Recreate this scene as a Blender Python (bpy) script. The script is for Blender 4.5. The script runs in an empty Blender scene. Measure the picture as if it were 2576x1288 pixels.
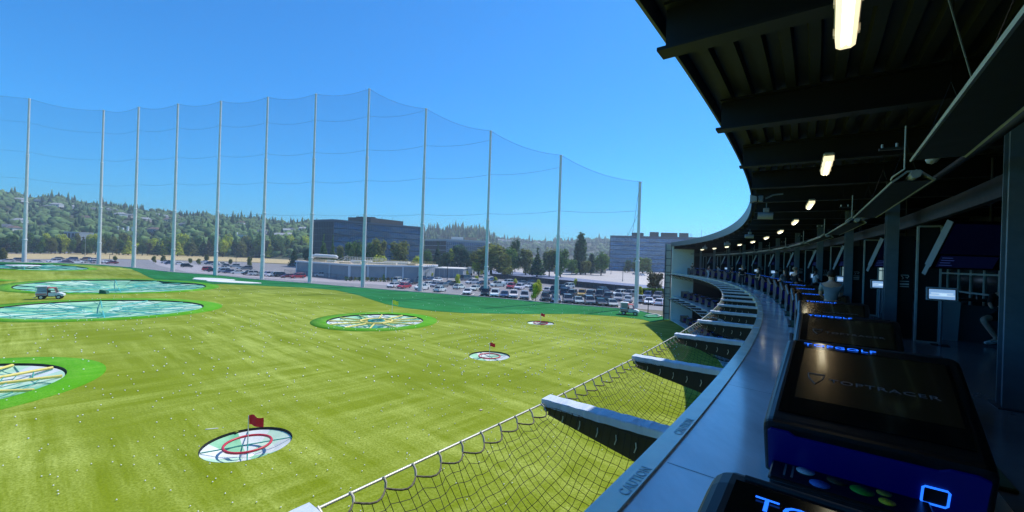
import bpy, math, random
import numpy as np
from mathutils import Vector, Matrix
from mathutils import noise as mnoise
RN = random.Random(11)
SC = bpy.context.scene
COL = SC.collection
rad = math.radians

# ---------------------------------------------------------------- camera
F, TH, V0, H = 1050.0, 0.033, 647.0, 9.3
cam = bpy.data.objects.new('camera', bpy.data.cameras.new('camera'))
COL.objects.link(cam)
cam.data.sensor_width = 36; cam.data.lens = 36 * F / 2576
cam.data.clip_start = 0.05; cam.data.clip_end = 9000
cam.matrix_world = Matrix.Translation((0, 0, H)) @ Matrix.Rotation(rad(90), 4, 'X') @ Matrix.Rotation(TH, 4, 'Z')
cam.data.shift_y = 3 / 2576
SC.camera = cam

# ---------------------------------------------------------------- world, sun, exposure
SUN_AZ, SUN_EL = rad(46), rad(58)
w = bpy.data.worlds.new('World'); SC.world = w; w.use_nodes = True
nt = w.node_tree; nt.nodes.clear()
sky = nt.nodes.new('ShaderNodeTexSky'); sky.sky_type = 'NISHITA'; sky.sun_disc = False
sky.sun_elevation = SUN_EL; sky.sun_rotation = SUN_AZ
sky.air_density = 1.0; sky.dust_density = 0.2; sky.ozone_density = 2.2
hs = nt.nodes.new('ShaderNodeHueSaturation'); hs.inputs['Saturation'].default_value = 1.12; hs.inputs['Value'].default_value = 1.0
tint = nt.nodes.new('ShaderNodeMix'); tint.data_type = 'RGBA'; tint.blend_type = 'MULTIPLY'; tint.inputs[0].default_value = 1; tint.inputs[7].default_value = (.15, .82, 1.26, 1)
bg = nt.nodes.new('ShaderNodeBackground'); bg.inputs[1].default_value = 0.15
wo = nt.nodes.new('ShaderNodeOutputWorld')
nt.links.new(sky.outputs[0], hs.inputs['Color']); nt.links.new(hs.outputs[0], tint.inputs[6]); nt.links.new(tint.outputs[2], bg.inputs[0]); nt.links.new(bg.outputs[0], wo.inputs[0])
sl = bpy.data.lights.new('sun', 'SUN'); sl.energy = 4.6; sl.angle = rad(0.5); sl.color = (1.0, 0.96, 0.88)
sun = bpy.data.objects.new('sun', sl); COL.objects.link(sun)
sdir = Vector((math.sin(SUN_AZ) * math.cos(SUN_EL), math.cos(SUN_AZ) * math.cos(SUN_EL), math.sin(SUN_EL)))
sun.rotation_euler = sdir.to_track_quat('Z', 'Y').to_euler()
vs = SC.view_settings; vs.view_transform = 'Standard'; vs.look = 'None'; vs.exposure = 0.06; vs.gamma = 1
vs.use_curve_mapping = False
SC.render.engine = 'CYCLES'
SC.cycles.max_bounces = 6; SC.cycles.diffuse_bounces = 3; SC.cycles.glossy_bounces = 3
SC.cycles.transparent_max_bounces = 24; SC.cycles.volume_bounces = 0; SC.cycles.caustics_reflective = False

# ---------------------------------------------------------------- measuring helpers
CT, ST = math.cos(TH), math.sin(TH)
def ab(u, v):
    du, dv = u - 1288, v - V0
    return du * CT + dv * ST, -du * ST + dv * CT
def at(u, v, z=0.0):
    a, b = ab(u, v); Y = (H - z) * F / b
    return Vector((a / F * Y, Y, z))
def at_y(u, v, Y):
    a, b = ab(u, v)
    return Vector((a / F * Y, Y, H - b * Y / F))
def sstep(t):
    t = min(1, max(0, t)); return t * t * (3 - 2 * t)
def hgt(x, y):
    t = min(1, max(0, (-x - 35) / 110.0))
    return 3.15 * t ** 1.8 * sstep((y - 50) / 65.0)
def on_turf(u, v):
    z = 0.0
    for _ in range(25):
        p = at(u, v, z); z = z * .5 + .5 * hgt(p.x, p.y)
    return Vector((p.x, p.y, z))
# the curved terrace: centre, radius of its kerb edge, angle of one bay
CX, CY, RC = -96.70966718, 78.15156979, 123.03544
BAY = 1.42; PHI0 = -36.93; PHI_END = -5.15; PHI_BACK = -60.0
Z3, Z2 = 7.6, 3.9
def P(phi, off, z):
    a = rad(phi); r = RC + off
    return Vector((CX + r * math.cos(a), CY + r * math.sin(a), z))
def S2PHI(s):
    return -38.95 + math.degrees(s / 123.0)

# ---------------------------------------------------------------- materials
MATS = {}
def mat(name, col, rough=.6, metal=0.0, var=0.12, scale=6.0, bump=0.0, emit=None, estr=0, spec=.5, col2=None, alpha=None, coat=0, trans=0, island=False, objcol=False, bdist=.02, stretch=None, world=False):
    if name in MATS: return MATS[name]
    m = bpy.data.materials.new(name); m.use_nodes = True; MATS[name] = m
    n = m.node_tree; b = n.nodes['Principled BSDF']; L = n.links.new
    b.inputs['Roughness'].default_value = rough; b.inputs['Metallic'].default_value = metal
    b.inputs['Specular IOR Level'].default_value = spec
    if coat: b.inputs['Coat Weight'].default_value = coat; b.inputs['Coat Roughness'].default_value = .08
    tc = n.nodes.new('ShaderNodeNewGeometry' if world else 'ShaderNodeTexCoord')
    src = tc.outputs['Position'] if world else tc.outputs['Object']
    if stretch:
        mp = n.nodes.new('ShaderNodeMapping'); mp.inputs['Scale'].default_value = stretch; L(src, mp.inputs[0]); src = mp.outputs[0]
    nz = n.nodes.new('ShaderNodeTexNoise'); nz.inputs['Scale'].default_value = scale; nz.inputs['Detail'].default_value = 5
    nz.inputs['Roughness'].default_value = .62
    L(src, nz.inputs['Vector'])
    ramp = n.nodes.new('ShaderNodeMapRange'); ramp.inputs[1].default_value = .3; ramp.inputs[2].default_value = .7
    L(nz.outputs[0], ramp.inputs[0])
    mx = n.nodes.new('ShaderNodeMix'); mx.data_type = 'RGBA'
    c = Vector(col); c2 = Vector(col2) if col2 else c * (1 + var)
    c1 = c if col2 else c * (1 - var)
    mx.inputs[6].default_value = (*c1, 1); mx.inputs[7].default_value = (*[min(1, q) for q in c2], 1)
    L(ramp.outputs[0], mx.inputs[0]); out = mx.outputs[2]
    if objcol:
        oi = n.nodes.new('ShaderNodeObjectInfo'); mm = n.nodes.new('ShaderNodeMix'); mm.data_type = 'RGBA'; mm.blend_type = 'MULTIPLY'
        mm.inputs[0].default_value = 1; L(out, mm.inputs[6]); L(oi.outputs['Color'], mm.inputs[7]); out = mm.outputs[2]
    if island:
        g = n.nodes.new('ShaderNodeNewGeometry'); h = n.nodes.new('ShaderNodeHueSaturation')
        mr = n.nodes.new('ShaderNodeMapRange'); mr.inputs[3].default_value = 1 - island; mr.inputs[4].default_value = 1 + island
        mr2 = n.nodes.new('ShaderNodeMapRange'); mr2.inputs[3].default_value = .485; mr2.inputs[4].default_value = .515
        L(g.outputs['Random Per Island'], mr.inputs[0]); L(mr.outputs[0], h.inputs['Value'])
        L(nz.outputs[0], mr2.inputs[0]); L(mr2.outputs[0], h.inputs['Hue']); L(out, h.inputs['Color']); out = h.outputs[0]
    L(out, b.inputs['Base Color'])
    if rough > .12:
        rr = n.nodes.new('ShaderNodeMapRange'); rr.inputs[3].default_value = max(0.02, rough - .08); rr.inputs[4].default_value = min(1, rough + .08)
        L(nz.outputs[0], rr.inputs[0]); L(rr.outputs[0], b.inputs['Roughness'])
    if bump:
        bp = n.nodes.new('ShaderNodeBump'); bp.inputs['Strength'].default_value = bump; bp.inputs['Distance'].default_value = bdist
        L(nz.outputs[0], bp.inputs['Height']); L(bp.outputs[0], b.inputs['Normal'])
    if emit: b.inputs['Emission Color'].default_value = (*emit, 1); b.inputs['Emission Strength'].default_value = estr
    if alpha is not None: b.inputs['Alpha'].default_value = alpha
    if trans: b.inputs['Transmission Weight'].default_value = trans
    return m

# ---------------------------------------------------------------- mesh building
class MB:
    def __init__(s): s.v = []; s.f = []; s.m = []; s.sm = []
    def add(s, vs, fs, mi=0, sm=False):
        o = len(s.v); s.v.extend([tuple(q) for q in vs]); s.f.extend([tuple(i + o for i in f) for f in fs])
        s.m.extend([mi] * len(fs)); s.sm.extend([sm] * len(fs)); return s
    def box(s, c, d, M=None, mi=0, bev=0):
        x, y, z = [q / 2 for q in d]
        if bev:
            b = bev; vs = []
            ring = [(-x + b, -y), (x - b, -y), (x, -y + b), (x, y - b), (x - b, y), (-x + b, y), (-x, y - b), (-x, -y + b)]
            for zz, k in ((-z, b), (-z + b, 0), (z - b, 0), (z, b)):
                for (px, py) in ring:
                    vs.append(Vector((px * (1 - k / x if x > k else 1), py * (1 - k / y if y > k else 1), zz)))
            fs = [tuple(range(7, -1, -1)), tuple(range(24, 32))]
            for r in range(3):
                for i in range(8): j = (i + 1) % 8; fs.append((r * 8 + i, r * 8 + j, r * 8 + 8 + j, r * 8 + 8 + i))
        else:
            vs = [Vector((i * x, j * y, k * z)) for k in (-1, 1) for j in (-1, 1) for i in (-1, 1)]
            fs = [(0, 2, 3, 1), (4, 5, 7, 6), (0, 1, 5, 4), (2, 6, 7, 3), (0, 4, 6, 2), (1, 3, 7, 5)]
        c = Vector(c)
        vs = [(M @ q if M else q) + c for q in vs]
        return s.add(vs, fs, mi)
    def tube(s, pts, r, n=6, mi=0, closed=False, cap=True):
        pts = [Vector(p) for p in pts]; N = len(pts); rs = r if isinstance(r, (list, tuple)) else [r] * N
        vs = []; up = None
        for i, p in enumerate(pts):
            if closed: t = pts[(i + 1) % N] - pts[i - 1]
            else: t = pts[min(i + 1, N - 1)] - pts[max(i - 1, 0)]
            t.normalize()
            if up is None:
                up = Vector((0, 0, 1)) if abs(t.z) < .9 else Vector((1, 0, 0))
            a = t.cross(up)
            if a.length < 1e-5: a = t.cross(Vector((1, .3, .2)))
            a.normalize(); b = a.cross(t); up = b
            for k in range(n):
                q = 2 * math.pi * k / n; vs.append(p + (a * math.cos(q) + b * math.sin(q)) * rs[i])
        fs = []
        for i in range(N if closed else N - 1):
            j = (i + 1) % N
            for k in range(n): l = (k + 1) % n; fs.append((i * n + k, i * n + l, j * n + l, j * n + k))
        s.add(vs, fs, mi, n > 4)
        if cap and not closed:
            s.add(vs[:n], [tuple(range(n - 1, -1, -1))], mi); s.add(vs[-n:], [tuple(range(n))], mi)
        return s
    def prism(s, poly, d0, d1, fn, mi=0, sm=False):
        """poly of (a,b); fn(a,b,d)->point"""
        n = len(poly)
        vs = [fn(a, b, d0) for a, b in poly] + [fn(a, b, d1) for a, b in poly]
        fs = [tuple(range(n - 1, -1, -1)), tuple(range(n, 2 * n))] + [(i, (i + 1) % n, n + (i + 1) % n, n + i) for i in range(n)]
        return s.add(vs, fs, mi, sm)
    def lathe(s, prof, c=(0, 0, 0), n=24, mi=0, sm=True, ey=1.0):
        c = Vector(c); vs = []
        for r, z in prof:
            for k in range(n):
                q = 2 * math.pi * k / n; vs.append(c + Vector((r * math.cos(q), r * ey * math.sin(q), z)))
        fs = []
        for i in range(len(prof) - 1):
            for k in range(n): l = (k + 1) % n; fs.append((i * n + k, i * n + l, (i + 1) * n + l, (i + 1) * n + k))
        return s.add(vs, fs, mi, sm)
    def grid(s, rows, mi=0, sm=False):
        n = len(rows[0]); vs = [p for r in rows for p in r]
        fs = [(i * n + k, i * n + k + 1, (i + 1) * n + k + 1, (i + 1) * n + k) for i in range(len(rows) - 1) for k in range(n - 1)]
        return s.add(vs, fs, mi, sm)
    def mesh(s, name, mats):
        me = bpy.data.meshes.new(name); me.from_pydata([tuple(q) for q in s.v], [], s.f)
        for m in (mats if isinstance(mats, (list, tuple)) else [mats]): me.materials.append(m)
        me.polygons.foreach_set('material_index', s.m); me.polygons.foreach_set('use_smooth', s.sm); me.update()
        return me
    def build(s, name, mats, parent=None, local=False):
        return put(name, s.mesh(name, mats), parent, local)
def wloc(o):
    v = Vector((0, 0, 0))
    while o: v += o.location; o = o.parent
    return v
def put(name, me, parent=None, local=False):
    o = bpy.data.objects.new(name, me); COL.objects.link(o)
    if parent:
        o.parent = parent
        if not local: o.location = -wloc(parent)
    return o
def tag(o, label=None, cat=None, group=None, kind=None):
    if label: o['label'] = label
    if cat: o['category'] = cat
    if group: o['group'] = group
    if kind: o['kind'] = kind
    return o
def empty(name, loc, rz=0.0, label=None, cat=None, group=None):
    o = bpy.data.objects.new(name, None); COL.objects.link(o); o.location = loc; o.rotation_euler = (0, 0, rz); o.empty_display_size = .1
    return tag(o, label, cat, group)
def kids(o): return [c for c in CH.get(o.name, [])]
CH = {}
def index_children():
    CH.clear()
    for o in bpy.data.objects:
        if o.parent: CH.setdefault(o.parent.name, []).append(o)
def copy_tree(o, parent=None, top=True):
    c = o.copy(); COL.objects.link(c)
    if parent: c.parent = parent
    for ch in CH.get(o.name, []): copy_tree(ch, c, False)
    return c
def structure(o): o['kind'] = 'structure'; return o
def proto_copies(proto, places):
    """places: list of (loc, rz, label, extra-fn)"""
    index_children(); out = []
    for i, (loc, rz, label, fn) in enumerate(places):
        o = proto if i == 0 else copy_tree(proto)
        o.location = loc; o.rotation_euler = (0, 0, rz); o['label'] = label
        out.append((o, fn))
    for o, fn in out:
        if fn: fn(o)
    return [o for o, _ in out]
TXT = {}
def text_mesh(body, size, extrude=.001, sx=1.0, bold=0.0):
    key = (body, size, extrude, sx, bold)
    if key in TXT: return TXT[key]
    cu = bpy.data.curves.new('text', 'FONT'); cu.body = body; cu.size = size; cu.extrude = extrude; cu.offset = bold; cu.resolution_u = 3
    cu.space_character = 1.08
    ob = bpy.data.objects.new('text', cu); COL.objects.link(ob)
    me = bpy.data.meshes.new_from_object(ob.evaluated_get(bpy.context.evaluated_depsgraph_get()))
    bpy.data.objects.remove(ob)
    me.transform(Matrix.Diagonal((sx, 1, 1, 1))); me.materials.clear(); TXT[key] = me
    return me
ORD = ['first', 'second', 'third', 'fourth', 'fifth', 'sixth', 'seventh', 'eighth', 'ninth', 'tenth', 'eleventh', 'twelfth', 'thirteenth', 'fourteenth', 'fifteenth', 'sixteenth', 'seventeenth', 'eighteenth', 'nineteenth', 'twentieth', 'twenty-first', 'twenty-second', 'twenty-third', 'twenty-fourth', 'twenty-fifth', 'twenty-sixth', 'twenty-seventh', 'twenty-eighth', 'twenty-ninth', 'thirtieth']
def ordn(i):
    if i < 30: return ORD[i]
    n = i + 1; return '%d%s' % (n, 'th' if 10 <= n % 100 <= 20 else {1: 'st', 2: 'nd', 3: 'rd'}.get(n % 10, 'th'))

# ================================================================= GROUND
M_turf = mat('turf', (.150, .205, .008), rough=.9, world=True, spec=.15)
def turf_nodes(m, base, light, dark):
    n = m.node_tree; b = n.nodes['Principled BSDF']; L = n.links.new
    g = n.nodes.new('ShaderNodeNewGeometry')
    def noise(scale, stretch, rot, detail=4, lo=.35, hi=.65):
        mp = n.nodes.new('ShaderNodeMapping'); mp.vector_type = 'TEXTURE'; mp.inputs['Scale'].default_value = [1 / q for q in stretch]; mp.inputs['Rotation'].default_value = (0, 0, -rot)
        L(g.outputs['Position'], mp.inputs[0])
        z = n.nodes.new('ShaderNodeTexNoise'); z.inputs['Scale'].default_value = scale; z.inputs['Detail'].default_value = detail; z.inputs['Roughness'].default_value = .7
        L(mp.outputs[0], z.inputs['Vector'])
        r = n.nodes.new('ShaderNodeMapRange'); r.inputs[1].default_value = lo; r.inputs[2].default_value = hi; L(z.outputs[0], r.inputs[0]); return r.outputs[0]
    def mul(a, c):
        q = n.nodes.new('ShaderNodeMath'); q.operation = 'MULTIPLY'; L(a, q.inputs[0])
        if isinstance(c, float): q.inputs[1].default_value = c
        else: L(c, q.inputs[1])
        return q.outputs[0]
    def addn(a, c):
        q = n.nodes.new('ShaderNodeMath'); q.operation = 'ADD'; q.use_clamp = True; L(a, q.inputs[0]); L(c, q.inputs[1]); return q.outputs[0]
    streak = noise(.9, (.09, 1.0, 1), .70, 6, .40, .72)      # brushed streaks
    streak2 = noise(.8, (.09, .9, 1), -.80, 6, .42, .74)
    patch = noise(.05, (.7, 1.5, 1), .3, 4, .40, .58)            # broad worn areas
    fine = noise(9, (1, 1, 1), 0, 3, .35, .65)
    wear = addn(mul(streak, patch), mul(mul(streak2, noise(.07, (1, 1, 1), 1.0, 2, .4, .6)), .7))
    m1 = n.nodes.new('ShaderNodeMix'); m1.data_type = 'RGBA'; m1.inputs[6].default_value = (*dark, 1); m1.inputs[7].default_value = (*base, 1)
    L(addn(mul(fine, .7), mul(noise(.3, (1, .5, 1), .2), .35)), m1.inputs[0])
    m2 = n.nodes.new('ShaderNodeMix'); m2.data_type = 'RGBA'; L(m1.outputs[2], m2.inputs[6]); m2.inputs[7].default_value = (*light, 1)
    L(addn(mul(mul(wear, fine), .85), mul(wear, .22)), m2.inputs[0])
    L(m2.outputs[2], b.inputs['Base Color'])
    bp = n.nodes.new('ShaderNodeBump'); bp.inputs['Strength'].default_value = .35; bp.inputs['Distance'].default_value = .03
    L(fine, bp.inputs['Height']); L(bp.outputs[0], b.inputs['Normal'])
turf_nodes(M_turf, (.205, .262, .005), (.50, .57, .13), (.142, .190, .002))
M_rough = mat('dark_turf', (.010, .12, .035), rough=.9, world=True, spec=.15)
turf_nodes(M_rough, (.010, .170, .030), (.05, .33, .12), (.004, .115, .018))
M_collar = mat('bright_turf', (.05, .30, .003), rough=.9, world=True, spec=.15)
turf_nodes(M_collar, (.085, .34, .003), (.24, .46, .06), (.06, .27, .002))
M_asph = mat('asphalt', (.26, .245, .25), rough=.9, scale=.4, var=.18, world=True, bump=.1)
M_ground = mat('dry_ground', (.12, .12, .07), rough=1, scale=.02, col2=(.20, .17, .11), world=True)
M_straw = mat('straw_grass', (.55, .42, .20), rough=1, scale=.15, var=.18, world=True)
M_conc = mat('pale_concrete', (.52, .47, .44), rough=.9, scale=.12, var=.12, world=True)
M_white = mat('white_paint', (.78, .78, .76), rough=.55, var=.05)
M_line = mat('marking_paint', (.75, .75, .73), rough=.8, var=.1, world=True, scale=2)

def poly_obj(name, pts, z, m):
    o = MB().add([(p[0], p[1], z) for p in pts], [tuple(range(len(pts)))]).build(name, m); return structure(o)

# driving range turf
outer_px = [(-140, 652), (-60, 656), (0, 660), (63, 661), (150, 662), (246, 666), (336, 674), (432, 685), (538, 692), (651, 704), (775, 713), (910, 724.5), (1057, 736), (1221, 748), (1399, 764), (1600, 780), (1690, 803)]
inner_px = [(-140, 655), (-60, 659), (0, 663.5), (100, 664.5), (200, 666), (300, 672), (330, 677), (352, 686), (375, 698), (410, 709), (445, 712), (530, 714), (625, 717), (700, 721), (769, 724), (844, 730), (902, 743), (932, 753), (969, 765), (1019, 775), (1094, 783), (1169, 788), (1300, 790), (1452, 790), (1552, 796), (1617, 804), (1640, 811)]
outer = [on_turf(*q) for q in outer_px]; inner = [on_turf(*q) for q in inner_px]
outer[0] = Vector((-190, 100, hgt(-190, 100))); inner[0] = Vector((-188, 98, hgt(-188, 98)))
_hole = [Vector((p.x, p.y - 1.5)) for p in outer] + [Vector(q) for q in ((36, 50), (38, 0), (60, -40), (-20, -60), (-150, -60), (-195, 20))]
_c = Vector((-70, 45)); _far = []
for p in _hole:
    d = (p - _c).normalized(); _far.append(_c + d * 6500)
_n = len(_hole)
g_ = MB().add([(p.x, p.y, -.06) for p in _hole] + [(p.x, p.y, -.06) for p in _far], [(i, (i + 1) % _n, _n + (i + 1) % _n, _n + i) for i in range(_n)]).build('ground', M_ground)
structure(g_)
# soil well below the turf, under the target pits
structure(MB().add([(p.x, p.y, -3.0) for p in _hole], [tuple(range(_n))]).build('subsoil', M_ground))
def resample(pts, n):
    P_ = [Vector((p.x, p.y)) for p in pts]; L_ = [0]
    for a, b in zip(P_, P_[1:]): L_.append(L_[-1] + (b - a).length)
    out = []
    for i in range(n):
        t = L_[-1] * i / (n - 1)
        k = max(j for j in range(len(L_)) if L_[j] <= t + 1e-9); k = min(k, len(P_) - 2)
        u = (t - L_[k]) / max(1e-9, L_[k + 1] - L_[k]); q = P_[k].lerp(P_[k + 1], min(1, u)); out.append(q)
    return out
def interp_y(poly, x):
    for a, b in zip(poly, poly[1:]):
        if a.x <= x <= b.x: return a.y + (b.y - a.y) * (x - a.x) / max(1e-6, b.x - a.x)
    return poly[0].y if x < poly[0].x else poly[-1].y
TARGETS = {  # name: (x, y, r hole, r collar, ry factor)
    'A': (-12.3, 19.9, 1.89, 2.5, 1), 'B': (-1.8, 39.0, 1.92, 2.8, 1), 'C': (4.4, 59.8, 1.95, 3.1, 1),
    'D': (-18.3, 57.2, 6.3, 8.2, 1), 'E': (-36.1, 25.1, 6.6, 8.6, 1), 'F': (-58.6, 60.0, 12.4, 14.9, .84),
    'G': (-83.4, 88.6, 15.9, 18.5, .85), 'H': (-132.7, 113.5, 14.5, 16.5, .7)}
cell = .7
xs = np.arange(-190, 32, cell); ys = np.arange(-16, 140, cell)
vidx = {}; tv = []; tf = []
outs = sorted(outer, key=lambda p: p.x)
def vid(i, j):
    k = (i, j)
    if k not in vidx:
        x, y = xs[i], ys[j]; vidx[k] = len(tv); tv.append((x, y, hgt(x, y)))
    return vidx[k]
oy = {i: interp_y(outs, xs[i] + cell / 2) for i in range(len(xs))}
for i in range(len(xs) - 1):
    cx = xs[i] + cell / 2
    for j in range(len(ys) - 1):
        cy = ys[j] + cell / 2
        if cy > oy[i] - .6: break
        if cx > 0 and math.hypot(cx - CX, cy - CY) > RC + 6: continue
        hit = False
        for (tx, ty, r, rc, ey) in TARGETS.values():
            if math.hypot(cx - tx, (cy - ty) / ey) < (r + rc) / 2: hit = True; break
        if not hit: tf.append((vid(i, j), vid(i + 1, j), vid(i + 1, j + 1), vid(i, j + 1)))
me = bpy.data.meshes.new('turf'); me.from_pydata(tv, [], tf); me.materials.append(M_turf); me.polygons.foreach_set('use_smooth', [True] * len(tf)); me.update()
structure(put('turf', me))
# dark green rough strip from inner line to outer line, then a bank down to the lot
ni = resample(inner, 300); no = resample(outer, 300); rows = []
for k in range(13):
    rows.append([Vector((a.x + (b.x - a.x) * k / 12, a.y + (b.y - a.y) * k / 12, 0)) for a, b in zip(ni, no)])
for r in rows:
    for q in r: q.z = hgt(q.x, q.y) + .03
structure(MB().grid(rows, sm=True).build('rough_turf', M_rough))
bank = []
for k in range(5):
    bank.append([Vector((b.x - (0.0) + k * .1, b.y + k * .9, (hgt(b.x, b.y) + .03) * (1 - k / 4) - .04 * k / 4)) for b in no])
structure(MB().grid(bank, sm=True).build('embankment', mat('bank_grass', (.16, .15, .07), rough=1, world=True, scale=.8, var=.3)))
edge = [q.copy() for q in bank[0]]
structure(MB().tube([Vector((q.x, q.y + .1, q.z + .03)) for q in edge[::4]], .14, 5).build('turf_kerb', M_conc))

# parking lots, road, straw field
def W(u, v, z=0): return at(u, v, z)
def XY(q): return (q.x, q.y)
poly_obj('parking_lot', [(-420, 113), (-150, 118), (-60, 112), (30, 80), (34, 66), (60, 60), (140, 70), (120, 235), (-10, 235), XY(W(870, 669)), XY(W(750, 667)), XY(W(600, 659)), XY(W(310, 652)), XY(W(30, 652)), (-420, 222)], -.02, M_asph)
poly_obj('straw_field', [(-420, 221), XY(W(30, 651.6)), XY(W(310, 651.2)), XY(W(600, 658)), XY(W(750, 664)), XY(W(770, 656)), XY(W(600, 646.5)), XY(W(310, 636.5)), XY(W(30, 638)), (-420, 290)], -.008, M_straw)
poly_obj('access_road', [XY(W(372, 652.5)), XY(W(425, 655)), XY(W(560, 676)), XY(W(720, 694)), XY(W(1060, 716)), XY(W(1060, 722)), XY(W(700, 702)), XY(W(470, 684)), XY(W(400, 668))], -.012, mat('pale_road', (.40, .36, .37), rough=.9, world=True, scale=.3, var=.1))
poly_obj('far_road', [(-500, 300), XY(W(30, 637.5)), XY(W(310, 636)), XY(W(600, 646)), XY(W(600, 641)), XY(W(310, 632)), XY(W(30, 633)), (-500, 350)], -.004, M_asph)
# upper pale lot behind the dark fence (right)
pl = [W(1240, 676), W(1520, 676), W(1800, 690), W(1800, 735), W(1600, 724), W(1420, 706), W(1255, 691)]
poly_obj('pale_lot', pl, .0, M_conc)
pb = [W(1228, 678, .01), W(1300, 684, .01), W(1420, 697, .01), W(1600, 715, .01), W(1690, 722, .01), W(1690, 733, .01), W(1600, 726, .01), W(1420, 709, .01), W(1300, 697, .01), W(1222, 689, .01)]
poly_obj('lane', pb, .02, mat('lane_asphalt', (.20, .23, .34), rough=.9, world=True, scale=.2, var=.1))

# ================================================================= TARGETS
M_mint = mat('mint_panel', (.32, .58, .38), rough=.6, scale=.6, col2=(.62, .76, .62), world=True)
M_teal = mat('teal_cord', (.03, .30, .24), rough=.6)
M_tealL = mat('teal_panel', (.10, .42, .21), rough=.6, scale=.35, col2=(.42, .68, .46), world=True)
M_paleW = mat('pale_panel', (.62, .66, .64), rough=.6, scale=.8, var=.12, world=True)
M_red = mat('red_tube', (.55, .03, .05), rough=.4)
M_yel = mat('yellow_beam', (.80, .66, .16), rough=.45)
M_flagR = mat('red_cloth', (.72, .012, .03), rough=.8)
M_flagY = mat('yellow_cloth', (.85, .8, .05), rough=.8)
M_dark = mat('pit_black', (.01, .01, .011), rough=.7)
M_pole = mat('galvanised', (.45, .49, .47), rough=.45, metal=.3, scale=1.5)
def target(key, label, ringm, nsp, deep, collar=None, net=None, flag=None, floor=None, group='target holes in the turf'):
    x, y, r, rc, ey = TARGETS[key]; z = hgt(x, y)
    t = empty('target_hole', (x, y, z), 0, label, 'golf target', group)
    def ring(prof, m, nm, par=t, n=64, lift=True):
        b = MB(); vs = []
        for rr, zz in prof:
            for k in range(n):
                q = 2 * math.pi * k / n; px, py = x + rr * math.cos(q), y + rr * ey * math.sin(q)
                vs.append((px, py, hgt(px, py) + zz))
        fs = [(i * n + k, i * n + (k + 1) % n, (i + 1) * n + (k + 1) % n, (i + 1) * n + k) for i in range(len(prof) - 1) for k in range(n)]
        b.add(vs, fs, 0, True); return b.build(nm, m, par)
    ring([(rc + .9, -.02), (rc + .7, .012), (rc * .5 + r * .5, .014), (r, .02)] if collar is None else [(rc, -.01), (rc, .035), (r, .04)], collar or M_turf, 'collar')
    ring([(r, .03), (r * .998, -.12), (r * .97, -deep)], M_dark, 'pit_wall')  # black wall colour paints in the shadow under the rim
    # sloping funnel floor in separate wedge panels
    n = nsp
    for k in range(n):
        b = MB(); q0, q1 = 2 * math.pi * k / n, 2 * math.pi * (k + 1) / n; rows = []
        for rr, zz in ((r * .985, -.05 - deep * .08), (r * .6, -deep * .7), (r * .16, -deep)):
            rows.append([Vector((x + rr * math.cos(q0 + (q1 - q0) * i / 4), y + rr * ey * math.sin(q0 + (q1 - q0) * i / 4), z + zz + (hgt(x + rr * math.cos(q0), y + rr * ey * math.sin(q0)) - z) * .9)) for i in range(5)])
        b.grid(rows); b.build('funnel_panel', floor[k % len(floor)], t)
    hub = [(r * .16, -deep + .005), (r * .12, -deep * .85), (0.01, -deep * .85)]
    b = MB(); b.lathe([(a, c + z) for a, c in hub], (x, y, 0), 24, 0, True, ey); b.build('centre_cup', M_teal if ringm != M_red else M_white, t)
    # spokes
    for k in range(n if r > 3 else 4):
        nn = n if r > 3 else 4
        q = 2 * math.pi * (k + .35) / nn
        p0 = Vector((x + r * .97 * math.cos(q), y + r * .97 * ey * math.sin(q), 0)); p0.z = hgt(p0.x, p0.y) - .06
        p1 = Vector((x + r * .18 * math.cos(q), y + r * .18 * ey * math.sin(q), z - .06 - deep * .1))
        if r < 3: p1 = Vector((x, y, z - .05))
        MB().tube([p0, p1], .03 if r < 3 else (.11 if ringm == M_yel else .07), 5).build('spoke', ringm if r > 3 else M_teal, t)
    if r < 3:
        pts = [(x + r * .52 * math.cos(q), y + r * .52 * math.sin(q), z + .0) for q in np.linspace(0, 2 * math.pi, 40, endpoint=False)]
        MB().tube(pts, .06, 8, closed=True).build('ring', M_red, t)
    elif ringm == M_yel:
        for rr, m in ((.33, M_yel), (.16, M_teal)):
            pts = [(x + r * rr * math.cos(q), y + r * rr * math.sin(q), z - .05) for q in np.linspace(0, 2 * math.pi, 40, endpoint=False)]
            MB().tube(pts, .14, 6, closed=True).build('ring', m, t)
    if net:  # sagging net cords
        b = MB()
        for k in range(nsp):
            for rr in (.35, .6, .82):
                q0, q1 = 2 * math.pi * (k + .35) / nsp, 2 * math.pi * (k + 1.35) / nsp; pts = []
                for i in range(7):
                    u = i / 6; q = q0 + (q1 - q0) * u; sag = 4 * u * (1 - u)
                    px, py = x + r * (rr - .06 * sag) * math.cos(q), y + r * (rr - .06 * sag) * ey * math.sin(q)
                    pts.append((px, py, hgt(px, py) - .1 - .25 * sag * rr))
                b.tube(pts, .035, 4, cap=False)
            # cross diagonals
            q0 = 2 * math.pi * (k + .85) / nsp
            pts = []
            for i in range(6):
                u = i / 5; rr = .95 - .7 * u; q = q0 + .25 * math.sin(u * 6 + k); px, py = x + r * rr * math.cos(q), y + r * rr * ey * math.sin(q)
                pts.append((px, py, hgt(px, py) - .12 - .3 * math.sin(u * math.pi)))
            b.tube(pts, .03, 4, cap=False)
        b.build('net_cords', net, t)
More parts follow.
